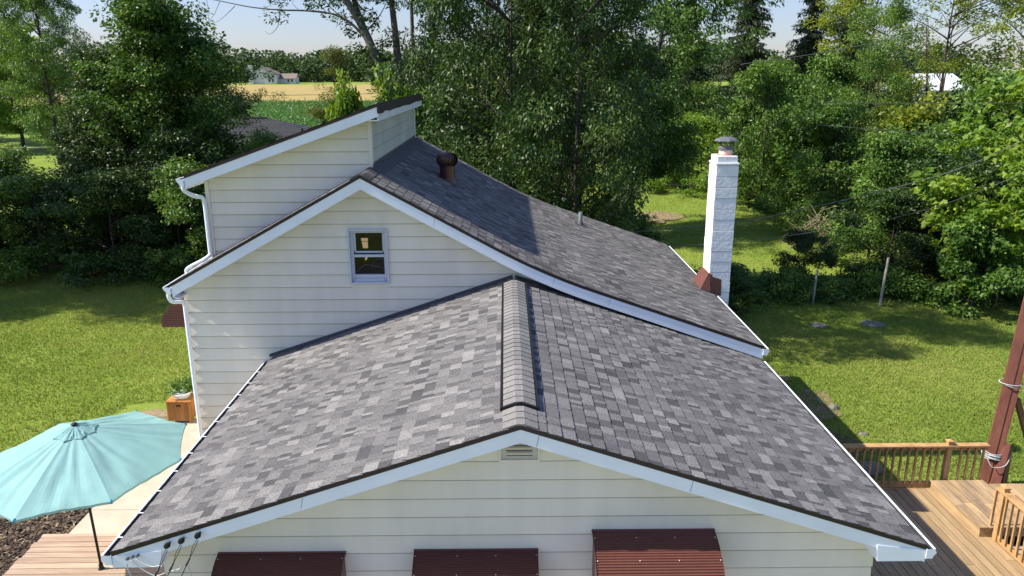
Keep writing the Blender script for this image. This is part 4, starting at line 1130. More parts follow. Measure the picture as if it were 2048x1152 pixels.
P_SPR = spruce_proto('spruce', 109, 20, 3.4, M_L_SPRUCE)
P_SP2 = spruce_proto('spruceb', 110, 18, 2.9, M_L_SPRUCE, .8)
P_LOW = tree_proto('low', 111, 1.1, .85, .02, 60, 70, .10, .5, M_L_MID, 'dome', cr=.24, tr=.02, nl=6, lump=.3, fill=.3)
P_FAR = tree_proto('fartree', 112, 4.2, 12, .6, 150, 60, .42, .55, M_L_FAR, 'round', cr=1.1, tr=.25, nl=6, lump=.25)

# --- left side
tree('tree', P_BR3, -14.7, 27.0, .98, .4, 'tall vine covered tree rising above the left hedge, narrow leafy top against the sky', sz=1.02)
tree('tree', P_BR3, -17.4, 27.8, .66, 2.2, 'lower rounded half of the dark tree clump, left of the vine covered tree', mt=M_L_DARK, sz=.80)
tree('tree', P_BR1, -13.6, 31.5, .62, 1.1, 'dark drooping tree overhanging the wheat field, right of the vine covered tree', sz=.62)
tree('tree', P_BR3, -10.3, 26.2, .46, 3.1, 'bushy young tree standing in front of the neighbouring dark roof', sz=.47)
P_ROAD = tree_proto('roadside', 141, 4.0, 12.5, 2.0, 330, 80, .32, .5, M_L_LIGHT, 'round', cr=.75, tr=.22, fork=3, lump=.3, fill=.3)
tree('tree', P_ROAD, -50.8, 75.5, 1.0, .3, 'pale yellow green roadside tree at the left edge with a forked trunk', sz=1.0)
tree('tree', P_ROAD, -58.5, 73, 1.0, 1.8, 'pale roadside tree cut by the left edge of the photo', sz=.95)
tree('tree', P_BR2, -39.5, 62, .85, .9, 'tall dark tree behind the pale roadside tree', sz=1.16)
tree('tree', P_BR1, -52.0, 84, .9, 2.9, 'dark tree against the sky at the top left corner', sz=1.25)
tree('tree', P_BR1, -25.5, 19.2, .95, 2.9, 'dark tree outside the left edge shading the lawn corner', sz=1.12)
tree('tree', P_BR2, -32.0, 21.0, 1.0, .9, 'second dark tree further outside the left edge', sz=1.35)
k = 0
spots = [(-20.9,23.4,1.0,.98,0),(-18.2,22.9,1.0,.80,1),(-15.4,22.8,1.05,.95,0),(-12.9,23.0,.95,.90,1),(-10.7,23.6,.95,.85,0),(-21.5,27.5,1.2,.92,1),(-9.0,24.6,.9,.9,1),
         (-16.9,25.3,1.1,1.15,0),(-23.6,24.2,1.1,.85,1),(-13.6,25.2,1.0,1.25,0),(-7.0,25.0,.9,.9,0),(-25.5,30,1.3,.9,0)]
hl = ['dark low hedge shrub at the lawn edge below the pale roadside tree','round hedge shrub with yellowish top on the left lawn edge','dark hedge shrub at the foot of the vine covered tree','hedge shrub on the lawn edge just left of the dormer downspout','dark hedge shrub half hidden behind the lower left eave',
      'tall hedge shrub under the roadside tree','hedge shrub hidden behind the dormer wall','dark shrub rising behind the left lawn edge hedge','hedge shrub at the far left edge of the lawn','shrub filling the gap under the vine covered tree','shrub behind the dormer roof','shrub in the field edge beyond the left hedge']
for i, (x, y, s, sz, kk) in enumerate(spots):
    tree('hedge_shrub', (P_SM1, P_SM2)[kk], x, y, s, i * 1.7, hl[i], 'shrubs of the left hedge', sz=sz, cat='shrub')
tree('juniper', P_JUN, -9.2, 36, 1.0, .5, 'olive juniper tree beside the wheat field', sz=1.0)
tree('juniper', P_JUN, -10.9, 40, .8, 2.5, 'smaller olive juniper further back, left of the first', sz=.62, cat='tree')
tree('shrub', P_SM3, -7.6, 30.0, .66, .2, 'bright green shrub between the juniper and the dormer roof', sz=1.95, cat='shrub')
tree('shrub', P_SM3, -4.0, 24.5, .85, 1.2, 'light green leafy shrub right behind the dormer top', sz=2.0, cat='shrub', mt=M_L_MID)

# --- multi-stem tree behind the dormer: explicit stems
def stem_tree():
    bx, by = -5.0, 29.0; bz = G(bx, by); D_ = 34.8
    def W(px, py, y=by):   # measured stem points of the photo -> world, each stem keeps its own distance
        d0 = (px - 1024) / 1528.46; d1 = -(py - 576) / 1528.46
        d = CF + CR * d0 + CU * d1; t = (y - M.translation.y) / d.y
        p = M.translation + d * t; return (p.x - bx, p.y - by, p.z - bz)
    root = empty('tree', (bx, by, bz), 'multi stemmed tree with bare grey trunks and a long arching bare limb above the dormer', 'tree')
    T = [(curve([(-.1,0,-.2), W(782,200), W(752,120), W(728,60), W(680,-20), W(640,-90)], 5), .31, .10),
         (curve([(.5,.8,-.2), W(806,190,30), W(795,110,30), W(785,20,30), W(770,-80,30)], 5), .26, .10),
         (curve([W(775,180), W(748,105,29.5), W(715,20,30), W(690,-60,30)], 5), .20, .07),
         (curve([(2.4,0,-.2), W(868,200), W(866,110), W(862,0), W(868,-90)], 5), .27, .11),
         (curve([W(862,130), W(880,40), W(905,-40)], 5), .10, .04),
         (curve([(1.6,1,-.2), W(830,200,31), W(826,100,31), W(820,-60,31)], 5), .17, .07)]
    Lm = [(curve([W(737,85), W(708,52), W(672,30), W(620,22), W(560,20), W(500,14), W(440,2), W(385,-8)], 4), .075, .012),
          (curve([W(560,20), W(556,52), W(540,68), W(530,62)], 4), .020, .005),
          (curve([W(470,12), W(440,40), W(418,48)], 4), .016, .004), (curve([W(440,2), W(425,34), W(405,50)], 4), .014, .004),
          (curve([W(600,22), W(585,5), W(600,-14)], 4), .012, .004), (curve([W(412,-4), W(418,30), W(412,62)], 4), .012, .003),
          (curve([W(690,40), W(655,8), W(640,-30)], 4), .03, .01), (curve([W(735,60), W(760,30), W(780,-10)], 4), .04, .01)]
    o = bpy.data.objects.new('trunk', wood_mesh('stems', T, Lm, .2, M_BARKL)); COL.objects.link(o); o.parent = root
    rng = np.random.default_rng(77); C = []
    for (P, a, b_) in T[:4] + [T[5]]:
        for p in P[3:]:
            for _ in range(3):
                if rng.random() < .30: C.append(np.array(p) + rng.normal(0, .42, 3))
    for q in ((535,5),(560,12),(590,-6),(700,15),(745,15),(690,-10),(640,-12),(655,22),(880,60),(900,100),(910,20),(850,180),(900,160),(830,150),(760,130),(880,-10),(840,60),(925,70),(915,130)):
        for _ in range(3 if q[0] > 740 else 1): C.append(np.array(W(*q)) + rng.normal(0, .35, 3))
    C = np.array(C); K2 = blob_centres(rng, 150, 3.4, 10.8, 14.5, 'round', .35, .3)
    K2[:, 0] += 1
    C = np.concatenate([C, K2])
    me = foliage(C, .5, 85, .17, .42, rng, M_L_DARK, 'stems_crown')
    o = bpy.data.objects.new('crown', me); COL.objects.link(o); o.parent = root
stem_tree()
# --- trees behind the house, centre
P_WAL = tree_proto('walnut', 130, 3.9, 15.5, 3.2, 400, 120, .24, .30, M_L_MID, 'round', cr=.66, tr=.26, droop=.75, lump=.32, lean=(2.6,0), nl=20)
tree('tree', P_BR1, .1, 17.4, .74, .6, 'dark tree right behind the dormer end, left of the centre', sz=1.0)
tree('tree', P_BR2, -.7, 21.4, .56, 2.0, 'dark drooping tree behind the turbine vent', mt=M_L_DARK, sz=.95)
tree('tree', P_BR1, 1.9, 15.7, .62, 3.9, 'dark tree in the middle of the photo behind the long roof slope', sz=1.0)
tree('tree', P_BR2, 2.5, 20.6, .54, 5.0, 'dark tree with hanging sprays left of the sunlit lawn strip', mt=M_L_DARK, sz=.98)
tree('tree', P_WAL, 6.3, 33.5, 1.0, .15, 'largest walnut like tree overhanging the lawn left of the chimney', sz=1.0)
tree('tree', P_BR2, 3.6, 54.0, 1.1, 1.3, 'tree behind the largest tree, a lighter green top', mt=M_L_MID, sz=1.1)
tree('tree', P_BR1, -.1, 33.0, .7, 5.2, 'background tree seen through the gap behind the dormer', mt=M_L_MID, sz=.78)
tree('tree', P_BR1, 1.9, 31.5, .7, 4.1, 'background tree between the two dark centre trees', mt=M_L_MID, sz=.88)
cs = [(-2.8,20.5,1.0,.95,1),(.2,17.2,1.0,.9,0),(2.8,17.4,.9,.8,1),(3.6,19.6,.8,.8,0),(1.6,30,1.3,1.3,1),(-5.0,22.0,1.0,1.2,0)]
cl = ['shrub behind the far end of the dormer wall','shrub behind the turbine vent','shrub behind the plumbing vent pipe','shrub at the left end of the sunlit lawn strip','tall shrub deep between the centre trees','dark shrub tucked behind the dormer roof end']
for i, (x, y, s, sz, kk) in enumerate(cs):
    tree('shrub', (P_SM1, P_SM2)[kk], x, y, s, i * 2.1, cl[i], 'shrubs behind the house', sz=sz, cat='shrub')
# --- conifers
for i, (x, y, s, P, lb) in enumerate(((20.6, 62, 1.05, P_SPR, 'leftmost dark spruce at the top right, beside the largest tree'), (26.6, 63, 1.15, P_SP2, 'tallest spruce with drooping boughs against the sky'), (31.2, 66, 1.0, P_SPR, 'spruce right of the tallest one, partly behind the round tree'), (16.2, 66, .95, P_SP2, 'spruce half hidden behind the crown of the largest tree'))):
    tree('spruce', P, x, y, s, i * 1.3, lb, 'spruces behind the right hedge')
# --- right side
tree('tree', P_BR1, 22.9, 42, .66, 1.0, 'round dense tree in front of the spruces at the top right', sz=.92, mt=M_L_MID)
tree('tree', P_BR4, 29.0, 46, 1.05, 0.4, 'tall airy yellow green tree near the white barn', sz=1.15)
tree('tree', P_BR4, 33.6, 45, 1.1, 2.4, 'tall airy yellow green tree at the top right corner', sz=1.2)
tree('tree', P_BR4, 25.8, 50, .9, 4.4, 'thin yellowish tree between the round tree and the white barn', sz=1.05)
rb = [ # x,y,s,sz,proto,mt,label
 (15.3,39.5,1.1,1.75,P_SM2,None,'leafy shrub mound just right of the chimney top'),
 (17.9,38.5,1.2,1.75,P_SM3,M_L_MID,'vine mound behind the upper overhead wire'),
 (12.6,46,1.2,1.1,P_SM2,M_L_LIGHT,'sunlit shrub at the far end of the lawn strip'),
 (16.6,32.0,1.25,1.35,P_SM2,None,'shrub mound behind the brush pile'),
 (20.3,33.0,1.3,1.75,P_SM3,M_L_YEL,'yellow green vine dome standing out of the right thicket'),
 (20.0,29.0,1.2,1.30,P_SM1,M_L_MID,'shrub below the yellow green vine dome'),
 (23.8,33.5,1.3,1.65,P_SM1,None,'dark shrub right of the yellow green dome'),
 (15.9,26.4,1.05,1.15,P_SM2,M_L_MID,'shrub in front of the brush pile, right of the lawn strip'),
 (18.3,24.4,1.1,1.20,P_SM1,None,'dark shrub at the lawn edge under the thick wire'),
 (14.9,22.6,.95,.85,P_SM1,None,'dark shrub behind the weathered fence post'),
 (16.6,21.6,.95,1.0,P_SM2,M_L_DARK,'dark shrub at the lawn edge left of the bright leaved tree'),
 (20.9,25.2,1.25,1.55,P_SM2,None,'tall shrub behind the bright leaved tree'),
 (18.8,20.6,1.0,1.1,P_SM1,None,'dark shrub at the right edge behind the red steel post'),
 (26.5,37,1.4,1.7,P_SM2,M_L_MID,'shrub mass below the airy yellow green trees'),
 (29.5,35,1.4,1.8,P_SM1,M_L_MID,'shrub mass at the right edge below the top corner tree'),
 (24.5,29,1.3,1.6,P_SM2,M_L_DARK,'dark shrub behind the bright leaved tree at the right edge'),
 (11.2,50,1.4,1.5,P_SM1,M_L_MID,'shrub at the end of the mown strip behind the big tree'),
 (17.6,45,1.4,2.0,P_SM1,M_L_MID,'tall shrub below the spruces'),
 (22.2,49,1.5,1.9,P_SM2,None,'tall shrub behind the round dense tree')]
for i, (x, y, s, sz, P, mt_, lb) in enumerate(rb):
    tree('shrub', P, x, y, s, i * 2.3 + .5, lb, 'shrubs of the right thicket', sz=sz, cat='shrub', mt=mt_)
P_BRT = tree_proto('bright', 120, 2.5, 8.0, .4, 210, 80, .22, .68, M_L_LIGHT, 'vase', cr=.55, tr=.10, lump=.3)
tree('tree', P_BRT, 17.4, 19.6, 1.0, .4, 'bright green large leaved tree at the right edge', sz=1.0)
tree('shrub', P_SM3, 15.9, 18.6, .75, 2.0, 'bright leaved low branches at the foot of the right edge tree', sz=.85, cat='shrub', mt=M_L_MID)
# distant row behind the trees
fr_ = [(-30,70),(-22,74),(-3,72),(6,70),(12,74),(19,80),(27,82),(36,78),(45,82),(-62,84),(-70,90),(54,76)]
fl_ = ['left of the neighbouring roof','behind the vine covered tree','behind the multi stemmed tree','behind the centre trees','behind the largest tree','left of the spruces','behind the tallest spruce','left of the white barn','right of the white barn','beyond the road at the far left','beyond the road at the left edge','beyond the top right corner tree']
for i, (x, y) in enumerate(fr_):
    if x in (-22,): continue
    tree('background_tree', P_FAR, x, y, .85 + .25 * random.random(), i * 1.1, 'distant green tree ' + fl_[i], 'background trees', sz=.75 + .2 * random.random())
# low growth along the fence line
lw = [(8.1,19.9),(9.0,20.6),(9.9,20.2),(10.7,20.9),(7.3,20.7),(11.6,20.4),(12.6,20.7),(13.5,20.4),(8.5,21.8),(6.4,20.2),(14.3,20.2)]
ll = ['second from the left','third from the left','left of the leaning post','right of the leaning post','behind the chimney foot','between the two posts','left of the taller post','right of the taller post','furthest back','nearest the house','nearest the dark shrubs']
for i, (x, y) in enumerate(lw):
    tree('low_vine', P_LOW, x, y, .9 + .35 * random.random(), i * 1.9, 'low vine growth along the old fence line, ' + ll[i], 'vines along the fence line', cat='plant', sz=.8 + .5 * random.random())
tree('shrub', P_SM1, 11.4, 22.2, .52, 1.0, 'small dark leaved bush behind the leaning fence post', sz=.5, cat='shrub')
tree('shrub', P_SM1, 7.0, 18.2, .45, 2.0, 'small dark bush beside the house behind the chimney', sz=.45, cat='shrub')
# potted plant
rng = np.random.default_rng(9)
C = np.stack([rng.uniform(-.18,.26,46), rng.uniform(-.16,.16,46), rng.uniform(.10,.46,46)], 1)
po = bpy.data.objects.new('plant', foliage(C, .07, 16, .09, .35, rng, M_L_MID, 'pot_plant')); COL.objects.link(po); po.parent = pt
# ------------------------------------------------------------------ grass blades
def grass(n, lo, hi, hmin, hmax, seed, poly=None, excl=()):
    r = np.random.default_rng(seed)
    x = r.uniform(lo[0], hi[0], n); y = r.uniform(lo[1], hi[1], n)
    k = np.ones(n, bool)
    if poly: k &= in_poly(x, y, poly)
    for e in excl: k &= ~in_poly(x, y, e)
    cl = np.sin(x*3.1 + 2*np.sin(y*2.3)) * np.sin(y*3.7 + 2*np.sin(x*1.9))
    k &= r.random(n) < (.88 + .12 * cl)
    x = x[k]; y = y[k]; cl = cl[k]; n = len(x)
    t = np.clip((x + 5) / 9, 0, 1); t = t*t*(3-2*t); z = -4.40 - .38*t - .01 + np.where(y > 24, .05*np.sin(x*.5)*np.cos(y*.37), 0)
    a = r.uniform(0, 2*np.pi, n); h = r.uniform(hmin, hmax, n) * (1 + .12*cl); w = r.uniform(.006, .013, n)
    b = np.stack([x, y, z], 1); s = np.stack([np.cos(a)*w, np.sin(a)*w, 0*a], 1)
    ld = np.stack([r.normal(0, .5, n)*h, r.normal(0, .5, n)*h, h], 1)
    V = np.stack([b - s, b + s, b + s*.35 + ld, b - s*.35 + ld], 1)
    A = np.clip(.50 + .06*cl + .10*np.sin(x*.9+1)*np.cos(y*.7) + .10*np.sin(x*.37+y*.6+2) + .30*np.clip(np.sin(x*1.3+4*np.sin(y*.31))*np.sin(y*1.1+3*np.sin(x*.27)) - .45, 0, 1) + r.normal(0, .15, n), 0, 1)
    return V, A
M_GRASS = leaf_mat('grass_blades', (.115,.175,.026), (.195,.255,.048), (.35,.345,.105), rough=.6, trans=.3, spec=.2, tcol=(1.3,1.3,.6))
patio_p = [(-7.6,4.7),(-3.6,4.7),(-3.6,9.4),(-7.6,9.4)]; deck_p = [(3.5,-2),(9.3,-2),(9.3,5.95),(3.5,5.95)]; hs = [(-5.3,5),(3.7,5),(3.7,12.4),(-5.3,12.4)]
bare1 = [(4.6,7.6),(5.6,9.4),(7.0,11.6),(8.3,11.9),(8.35,10.9),(8.5,9.4),(7.8,8.0),(7.6,6.3),(4.6,6.2)]
gs = [grass(260000, (-21, 4.5), (-4.5, 23), .035, .075, 1, excl=[mpoly, patio_p, hs, [(-9.3,9.4),(-7.0,9.4),(-7.0,10.6),(-9.0,10.4)]]),
      grass(240000, (3.7, 6), (17.5, 22), .035, .075, 2, excl=[deck_p, hs]),
      grass(60000, (4, 22), (19, 50), .05, .10, 3)]
V = np.concatenate([q[0] for q in gs]); A = np.concatenate([q[1] for q in gs])
o = bpy.data.objects.new('grass', quads_mesh('grass', V, A, M_GRASS)); COL.objects.link(o)
tag(o, 'short mown lawn grass around the house', 'grass', kind='stuff')
# ------------------------------------------------------------------ bare earth, stones, lids
M_DIRT = mat('dry_dirt', (.27,.20,.12), rough=.95, noise=.3, nscale=3, col2=(.17,.14,.07), bump=.6)
def blotch(name, cx_, cy_, rx, ry, seed, mt=M_DIRT, dz=.012, n=28):
    r = random.Random(seed); ph = [r.uniform(0, 6) for _ in range(4)]
    pts = []
    for i in range(n):
        t = 2*math.pi*i/n; f = 1 + .18*math.sin(2*t+ph[0]) + .14*math.sin(3*t+ph[1]) + .1*math.sin(5*t+ph[2]) + .07*math.sin(9*t+ph[3])
        pts.append((cx_ + rx*f*math.cos(t), cy_ + ry*f*math.sin(t)))
    return tag(sheet(name, pts, mt, dz), kind='structure')
blotch('dirt_patch', 7.45, 10.9, .55, .9, 1); blotch('dirt_patch', 7.0, 12.5, .5, .3, 2); blotch('dirt_patch', 6.6, 9.0, .9, 1.1, 3, mat('damp_soil', (.11,.095,.060), rough=.95, noise=.3, nscale=3, bump=.6), .010)
blotch('garden_plot', 8.2, 37.0, 1.5, 2.2, 4); blotch('dirt_patch', -8.2, 9.75, .55, .28, 5); blotch('dirt_patch', -14.2, 10.9, .25, .25, 6)
M_STONE = mat('stone', (.17,.155,.13), rough=.9, noise=.2, nscale=5, bump=.6, bscale=9)
M_SLATE = mat('slate', (.10,.105,.11), rough=.8, noise=.2, nscale=5, bump=.4)
def rock(x, y, sx, sy, sz, seed, label, mt=M_STONE):
    r = random.Random(seed); b = MB(); n, m = 10, 6; base = len(b.v)
    ph = [r.uniform(0, 6) for _ in range(3)]
    for j in range(m + 1):
        v = j / m * math.pi * .5
        for i in range(n):
            t = 2*math.pi*i/n; f = 1 + .16*math.sin(2*t+ph[0]) + .12*math.sin(3*t+ph[1]+v*2)
            b.v.append((x + sx*f*math.cos(t)*math.cos(v), y + sy*f*math.sin(t)*math.cos(v), G(x,y) - .03 + sz*math.sin(v)*(1+.1*math.sin(t*2+ph[2]))))
    for j in range(m):
        for i in range(n):
            a = j*n+i; c = j*n+(i+1)%n; b.f.append((a, c, c+n, a+n)); b.a.append(.5)
    return tag(b.build('rock', mt), label, 'rock', 'stones beside the house shadow')
rock(7.85, 10.7, .16, .13, .13, 1, 'pale stone at the sunlit edge of the dirt, middle of the row')
rock(7.55, 11.7, .13, .10, .10, 2, 'pale stone furthest from the deck')
rock(7.35, 7.7, .26, .30, .20, 3, 'large grey boulder in the house shadow above the deck rail')
rock(7.95, 9.3, .12, .10, .08, 4, 'small stone on the lawn between dirt and grass')
for (x, y, s, lb) in ((6.62, 8.15, .42, 'upper flat dark slate slab in the house shadow'), (7.0, 7.35, .30, 'lower small dark slate slab by the deck rail'), (6.35, 9.3, .36, 'furthest flat dark slab in the house shadow')):
    b = MB(); r = random.Random(int(x*100)); P = [(x + s*math.cos(t)*r.uniform(.85,1.1), y + s*.6*math.sin(t)*r.uniform(.85,1.1)) for t in np.linspace(0, 2*math.pi, 9)[:-1]]
    zt = G(x, y) + .16; b.face([(p[0], p[1], zt) for p in P])
    for i in range(8):
        p, q = P[i], P[(i+1)%8]; b.face([(p[0],p[1],zt-.05),(q[0],q[1],zt-.05),(q[0],q[1],zt),(p[0],p[1],zt)]); b.face([(p[0]*.9+x*.1,p[1]*.9+y*.1,zt-.3),(q[0]*.9+x*.1,q[1]*.9+y*.1,zt-.3),(q[0]*.9+x*.1,q[1]*.9+y*.1,zt-.05),(p[0]*.9+x*.1,p[1]*.9+y*.1,zt-.05)])
    tag(b.build('slab', M_SLATE), lb, 'slab', 'dark slabs beside the house')
M_LID = mat('mossy_concrete', (.13,.125,.10), rough=.95, noise=.25, nscale=5, col2=(.18,.17,.15), bump=.5)
for (x, y, r, lb) in ((10.0, 17.05, .27, 'smaller round concrete tank lid in the right lawn'), (11.8, 17.15, .36, 'larger round concrete tank lid in the right lawn')):
    b = MB(); z = G(x, y); b.lathe([(r, z - .05), (r, z + .025), (r - .02, z + .04), (0, z + .042)], (x, y, 0), 28); b.lathe([(.03, z+.04),(.03,z+.055),(0,z+.055)], (x, y, 0), 8)
    tag(b.build('tank_lid', M_LID, smooth=False), lb, 'lid', 'tank lids in the lawn')
# fence posts
M_OLDW = mat('weathered_post', (.30,.29,.26), rough=.9, noise=.25, nscale=6, stretch=(1,1,.2), bump=.5)
for (x, y, h, tx, ty, w, lb) in ((10.75, 19.5, 1.25, .06, .02, .055, 'short weathered fence post left of the taller one'), (13.0, 19.2, 1.75, .10, .0, .06, 'taller pale weathered fence post beside the dark shrubs'), (16.9, 18.9, 1.5, -.04, .0, .05, 'fence post in the shrubs at the right edge')):
    b = MB(); z = G(x, y); b.tube([(x, y, z - .3), (x + tx*.5, y, z + h*.5), (x + tx, y + ty, z + h)], [w*.8, w*.76, w*.7], 8)
    tag(b.build('fence_post', M_OLDW), lb, 'post', 'weathered fence posts')
# brush pile
rg2 = random.Random(12); bp = MB(); cx_, cy_ = 14.3, 28.2; zb_ = G(cx_, cy_)
for i in range(150):
    a = rg2.uniform(0, 6.28); r = rg2.uniform(0, 1.2); p = Vector((cx_ + r*math.cos(a), cy_ + r*.7*math.sin(a), zb_ + rg2.uniform(0, 1.9)*(1 - r/1.6)))
    d = Vector((rg2.uniform(-1,1), rg2.uniform(-1,1), rg2.uniform(-.8,.9))).normalized() * rg2.uniform(.5, 1.3)
    bp.tube([p, p + d*.5 + Vector((0,0,rg2.uniform(-.1,.1))), p + d], [.018, .012, .005], 4, rg2.random())
tag(bp.build('brush_pile', mat('dry_twigs', (.24,.19,.14), rough=.9, attr=.3)), 'heap of dry brown branches at the edge of the right thicket', 'brush pile')
# ------------------------------------------------------------------ steel post of a tower by the deck
M_RUST = mat('red_brown_steel', (.215,.085,.060), rough=.45, spec=.4, noise=.18, nscale=3, col2=(.16,.060,.045), stretch=(1,1,.4))
tp_ = empty('steel_tower', (9.35, 6.95, -4.78), 'tall red brown painted steel tower leg beside the deck with cable wrapped round it', 'tower')
def angle_leg(b, p0, p1, w0, w1, th=.02, rot=0):
    p0, p1 = Vector(p0), Vector(p1); u = Vector((math.cos(rot), math.sin(rot), 0)); v = Vector((-math.sin(rot), math.cos(rot), 0))
    def ring(p, w): return [p, p + u*w, p + u*w + v*th, p + u*th + v*th, p + u*th + v*w, p + v*w]
    A, B = ring(p0, w0), ring(p1, w1)
    for i in range(6): b.face([A[i], A[(i+1)%6], B[(i+1)%6], B[i]])
    b.face(A[::-1]); b.face(B)
b = MB(); b.box((-.12,-.11,0),(.12,.11,12.5), mat=Matrix.Translation((9.30,6.98,-4.85)) @ Matrix.Rotation(R_(3.5), 4, 'Y') @ Matrix.Rotation(R_(-28), 4, 'Z'))
b.build('leg', M_RUST, tp_, bevel=.006)
b = MB(); mt_ = Matrix.Translation((9.30,6.98,-4.85)) @ Matrix.Rotation(R_(3.5), 4, 'Y') @ Matrix.Rotation(R_(-28), 4, 'Z')
b.box((-.135,-.125,.0),(.02,-.112,12.4), mat=mt_); b.box((.121,-.125,.9),(.134,.11,12.4), mat=mt_)
b.build('flange', M_RUST, tp_)
b = MB(); angle_leg(b, (9.20,6.74,-4.8), (9.42,6.82,-3.75), .17, .10, .02, -.5); angle_leg(b, (9.48,6.76,-4.8), (9.52,6.82,-3.85), .15, .11, .02, .4); b.build('foot', M_RUST, tp_)
b = MB(); b.box((-.05,-.04,0),(.05,.04,3.4), mat=Matrix.Translation((9.62,7.0,-2.9)) @ Matrix.Rotation(R_(157), 4, 'Y')); b.build('brace', M_RUST, tp_, bevel=.004)
b = MB(); b.box((-.05,-.04,0),(.05,.04,9), mat=Matrix.Translation((10.9,7.0,-4.8)) @ Matrix.Rotation(R_(-4), 4, 'Y')); b.build('brace', M_RUST, tp_, bevel=.004)
b = MB(); rr = random.Random(8)
for (zc, n) in ((-4.02, 11), (-2.62, 3)):
    cx0 = 9.30 + (zc + 4.85) * math.tan(R_(3.5))
    for i in range(n):
        pts = []
        z0 = zc + rr.uniform(-.07, .07); tl = rr.uniform(-.06, .06); f = rr.uniform(1.0, 1.12)
        for t in np.linspace(0, 2*math.pi, 17):
            pts.append((cx0 + .185*f*math.cos(t), 6.98 + .175*f*math.sin(t), z0 + tl*math.cos(t + i)))
        b.tube(pts, .0085, 5)
b.tube(curve([(9.12,6.8,-4.05),(9.2,6.72,-4.2),(9.42,6.70,-4.16),(9.55,6.78,-4.0)]), .009, 5)
tag(b.build('cable_coil', M_WIREL, smooth=True), 'grey cable wound in coils round the red steel tower leg', 'cable')
# ------------------------------------------------------------------ overhead wires
wire('overhead_wire', [(8.9, 24, 3.45), (13.0, 24, 4.05), (18.5, 24, 5.3), (28, 24, 8.2)], 0.0101, M_WIREO, 'highest overhead wire rising to the top right', 'wire', 'overhead wires')
wire('overhead_wire', [(10.4, 20, 2.17), (14, 20, 2.12), (18, 20, 2.13), (26, 20, 2.3)], 0.0079, M_WIREO, 'level overhead wire in front of the yellow green dome', 'wire', 'overhead wires')
wire('overhead_wire', [(10.45, 20, 1.43), (13, 20, 1.22), (15.58, 20, 1.05), (19, 20, .9), (26, 20, .75)], 0.0094, M_WIREO, 'overhead wire below the level one, sloping down to the right', 'wire', 'overhead wires')
wire('overhead_wire', [(-1.0, 16, -1.55), (3.66, 16, -1.43), (6.75, 16, -1.15), (8.62, 16, -.80), (10.79, 16, -.29), (12.93, 16, .31), (14.92, 16, 1.2), (19, 16, 3.3)], 0.0101, M_WIREO, 'thick sagging wire passing behind the chimney and rising right', 'wire', 'overhead wires')
wire('overhead_wire', [(-1.0, 15.6, -1.9), (4.65, 15.6, -1.77), (6.75, 15.6, -1.68), (9.27, 15.6, -1.33), (11.61, 15.6, -.89), (13.74, 15.6, -.16), (19, 15.6, 2.2)], 0.0058, M_WIREO, 'thin sagging wire below the thick one behind the chimney', 'wire', 'overhead wires')
wire('overhead_wire', [(-90, 70, 1.8), (-50, 70, 1.2), (-20, 70, 1.3), (30, 70, 2.2)], .02, M_WIREB, 'dark roadside wire crossing behind the left trees', 'wire', 'overhead wires')
# ------------------------------------------------------------------ neighbour, far house, barn
M_NROOF = mat('dark_shingle_roof', (.036,.036,.042), rough=.9, noise=.2, nscale=3, attr=.15)
nh = empty('house', (-23, 58, -4.5), 'neighbouring low house with a dark grey hip roof seen over the main roof', 'house')
b = MB(); zr, ze = -.25, -2.55
x0, x1, y0, y1 = -31.0, -10.5, 51.5, 63.5; rx0, rx1, ry = -25.0, -19.6, 57.5
def hip(P, n=14):
    # split a roof face into shingle courses
    (a, b2, c, d) = [Vector(p) for p in P]
    for i in range(n):
        t0, t1 = i / n, (i + 1) / n; h = Vector((0, 0, .02))
        b.face([a.lerp(d, t0) + h, b2.lerp(c, t0) + h, b2.lerp(c, t1), a.lerp(d, t1)], random.random())
hip([(x0,y0,ze),(x1,y0,ze),(rx1,ry,zr),(rx0,ry,zr)], 26); hip([(x1,y0,ze),(x1,y1,ze),(rx1,ry+.01,zr),(rx1,ry,zr)], 26); hip([(x1,y1,ze),(x0,y1,ze),(rx0,ry,zr),(rx1,ry,zr)]); hip([(x0,y1,ze),(x0,y0,ze),(rx0,ry,zr),(rx0,ry+.01,zr)])
b.build('roof', M_NROOF, nh)
b = MB(); b.box((x0+.5, y0+.5, -4.7), (x1-.5, y1-.5, ze+.02)); b.build('wall', M_SIDING, nh)
b = MB(); b.tube([(rx0-.1,ry,zr+.04),(rx1+.1,ry,zr+.04)], .08, 6); b.build('ridge', M_BLACK, nh)
for (x, y, z, h, r) in ((-16.0, 54.6, -1.35, .5, .08), (-12.9, 54.0, -1.9, .5, .08), (-11.2, 55.5, -2.2, 1.6, .07)):
    b = MB(); b.tube([(x,y,z-.6),(x,y,z+h)], r, 8); b.build('vent_pipe', M_BLACK, nh)
M_FW = mat('pale_siding', (.62,.60,.58), rough=.7, noise=.04); M_FR = mat('brown_grey_roof', (.20,.16,.14), rough=.9, noise=.1, nscale=1); M_FWIN = mat('far_window', (.05,.06,.075), rough=.2)
fz = G(-130, 450)
fh = empty('house', (-132, 446, fz), 'distant pale two storey house with a tall chimney beyond the wheat field', 'house')
